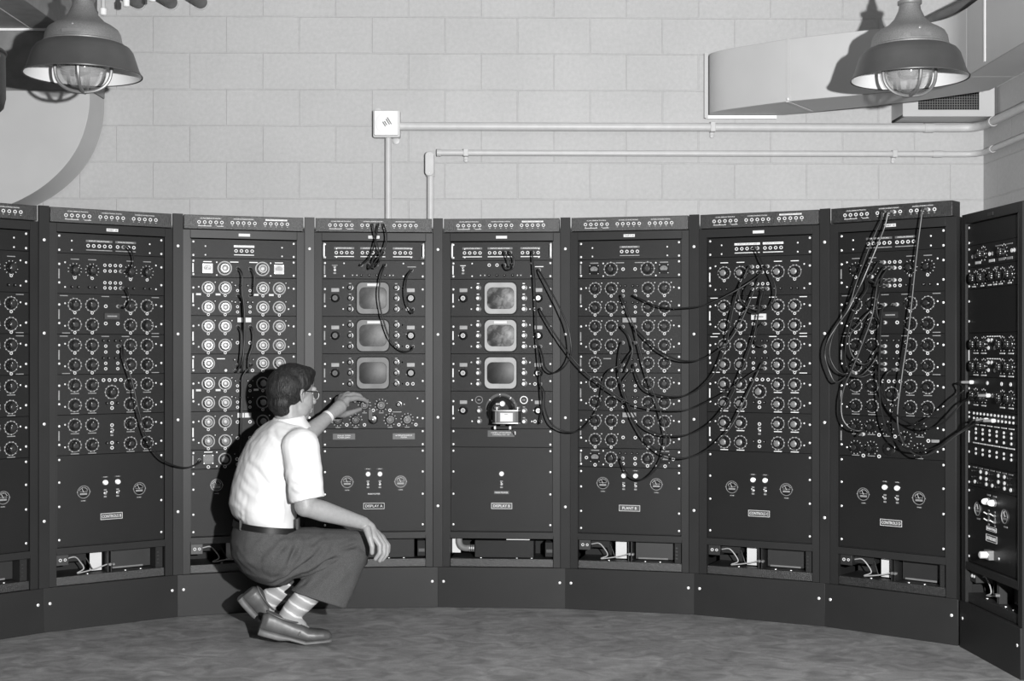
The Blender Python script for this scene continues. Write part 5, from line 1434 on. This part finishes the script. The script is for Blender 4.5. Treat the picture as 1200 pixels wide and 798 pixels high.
fl2 = [([P(310, 690, 5.6), P(345, 672, 5.58), P(372, 648, 5.62), P(385, 630, 5.68)], .010, -.008),
       ([P(322, 678, 5.58), P(340, 655, 5.56), P(350, 635, 5.57), P(354, 618, 5.6)], .010, -.008),
       ([P(300, 672, 5.6), P(320, 655, 5.55), P(338, 632, 5.55), P(344, 618, 5.58)], .010, -.006),
       ([P(352, 685, 5.62), P(375, 665, 5.62), P(398, 650, 5.68), P(415, 644, 5.7)], .009, -.010),
       ([P(390, 650, 5.66), P(404, 643, 5.68), P(424, 636, 5.71)], .008, -.006),
       ([P(296, 650, 5.6), P(306, 640, 5.57), P(318, 628, 5.56)], .009, -.005),
       ([P(330, 690, 5.62), P(352, 676, 5.6), P(366, 664, 5.6)], .009, .006),
       ([P(362, 700, 5.63), P(385, 684, 5.64), P(405, 664, 5.68)], .011, -.007),
       ([P(372, 705, 5.64), P(392, 695, 5.66), P(412, 672, 5.7)], .010, .006),
       ([P(362, 640, 5.6), P(372, 632, 5.62), P(384, 627, 5.65)], .009, -.005),
       ([P(282, 640, 5.63), P(290, 655, 5.6), P(305, 668, 5.58)], .011, -.004)]
cr2 = creases([(a, w * 1.0, h * 1.7) for a, w, h in fl2])
def tr_disp(c, n):
    return cr2(c, n) + np.array([noise.noise(Vector((p[0] * 10, p[1] * 10, p[2] * 14))) * .004 + noise.noise(Vector(p) * 30) * .0015 for p in c], 'f')
tro = Tt.fuse('trousers', M_trou, man, voxel=.0042, smooth=5, disp=tr_disp)
for x_, y_ in ((283, 614), (314, 614), (349, 613)):
    q = P(x_, y_, 5.60 if x_ != 283 else 5.63)
    lp = MB().box(q.x - .005, q.x + .005, q.y - .022, q.y + .02, q.z - .024, q.z + .02, M_trou).obj('belt_loop', man, bevel=.002); lp.matrix_parent_inverse = man.matrix_world.inverted()
q = P(316.5, 629, 5.585)
kt = MB().tube([(q.x - .008, q.y, q.z + .035), (q.x - .008, q.y - .006, q.z), (q.x - .006, q.y - .004, q.z - .028)], .0035, M_trou, 6).lathe([(.003, -.022), (.010, -.012), (.011, .006), (.005, .018)], M_belt, c=(q.x + .004, q.y - .006, q.z), seg=12).obj('key_case', man)
kt.matrix_parent_inverse = man.matrix_world.inverted()

# socks
K = Blob(); top = anN.lerp(knN, .36)
K.chain([top, anN.lerp(knN, .22), anN.lerp(knN, .10), anN + Vector((.0, 0, -.012)), P(350, 735, 5.62)], [.051, .050, .046, .043, .036])
K.fuse('sock', M_sock, man, voxel=.004, smooth=3)
K = Blob(); K.chain([anF.lerp(knF, .30), anF.lerp(knF, .12), anF, P(318, 724, 5.82)], [.050, .046, .042, .036]); K.fuse('sock', M_sock, man, voxel=.004, smooth=3)

# shoes: lofted along the foot, x = length from heel to toe
def shoe(heel, ball, toe, up, name='shoe'):
    ax = (ball - heel).normalized(); side = up.cross(ax).normalized(); up = ax.cross(side).normalized()
    Lb = (ball - heel).length; U_ = Blob()
    secs = [(-.02, .022, .058), (.0, .034, .072), (.03, .037, .074), (.07, .037, .066), (.11, .040, .060), (.15, .046, .058), (Lb, .049, .050)]
    rr = []
    for x, hw, hh in secs:
        c = heel + ax * x + up * (hh * .5); rr.append((c, side * hw, up * hh * .56, .8))
    d2 = (toe - ball); n2 = d2.length; ax2 = d2.normalized(); up2 = side.cross(ax2) * -1
    if up2.dot(up) < 0: up2 = -up2
    for t, hw, hh in ((.35, .049, .044), (.7, .044, .040), (.92, .034, .033), (1.02, .019, .022)):
        c = ball + ax2 * n2 * t + up2 * hh * .5; rr.append((c, side * hw, up2 * hh * .56, .8))
    U_.loft(rr, n=32)
    o = U_.fuse(name, M_shoe, man, voxel=.0035, smooth=4)
    sl = Blob(); rr = []
    for x, hw, hh in secs[:]:
        rr.append((heel + ax * x - up * (.004 if x > .08 else .010), side * (hw + .005), up * (.009 if x > .08 else .015), .6))
    for t, hw in ((.35, .052), (.7, .046), (.92, .035), (1.03, .020)):
        rr.append((ball + ax2 * n2 * t - up2 * .003, side * hw, up2 * .008, .6))
    s2 = sl.loft(rr, n=28); so = s2.mesh('sole', 50); so.materials.clear(); so.materials.append(M_sole)
    ob = bpy.data.objects.new('sole', so); COL.objects.link(ob); ob.parent = o
    # apron seam and collar roll
    sm = MB(); pts = []
    for x, z_ in ((.150, .058), (.168, .052), (Lb + .02, .046)): pts.append((x, z_))
    loop = [heel + ax * (.060 + .070 * math.cos(t)) + side * (.033 * math.sin(t)) + up * (.067 + .004 * math.cos(t) ** 2 - .006 * math.cos(t)) for t in [2 * math.pi * k / 28 for k in range(29)]]
    sm.tube(loop, .0042, M_shoe, 8, cap=False)
    strap = [heel + ax * .140 + side * (.046 * math.sin(t)) + up * (.012 + .048 * math.cos(t)) for t in [math.radians(-80 + 160 * k / 10) for k in range(11)]]
    sm.tube(strap, .005, M_shoe, 8)
    ap = [ball + ax2 * (.062 * math.cos(t) - .004) + side * (.033 * math.sin(t)) + up2 * (.042 - .012 * math.cos(t)) for t in [math.radians(-110 + 220 * k / 14) for k in range(15)]]
    sm.tube(ap, .0028, M_shoe, 6)
    q = sm.mesh('shoe_trim', 50); oq = bpy.data.objects.new('shoe_trim', q); COL.objects.link(oq); oq.parent = o
    return o
hN_ = P(309, 738, 5.57); bN = P(357, 0, 5.61); bN.z = .017; tN = P(388, 0, 5.635); tN.z = .018
shoe(hN_, bN, tN, Zv)
hF_ = P(287, 702, 5.80); bF = P(318, 0, 5.84); bF.z = .020; tF = P(343, 0, 5.86); tF.z = .018
shoe(hF_, bF, tF, Vector((.75, 0, .66)))
# wrist watch on the raised arm
d, u, w = frame_from(wrF - elF)
c = wrF - d * .018
wb = MB(); n = 30; vs = []
for off, r in ((-.007, .0275), (-.007, .0300), (.007, .0295), (.007, .0270)):
    for k in range(n): t = 2 * math.pi * k / n; vs.append(c + d * off + (u * math.cos(t) + w * math.sin(t)) * r)
fs = [(i * n + q, i * n + (q + 1) % n, ((i + 1) % 4) * n + (q + 1) % n, ((i + 1) % 4) * n + q) for i in range(4) for q in range(n)]
wb.add(vs, fs, M_chrome); wo = wb.obj('wrist_watch', man, smooth=50); wo.matrix_parent_inverse = man.matrix_world.inverted()
bpy.context.view_layer.update()
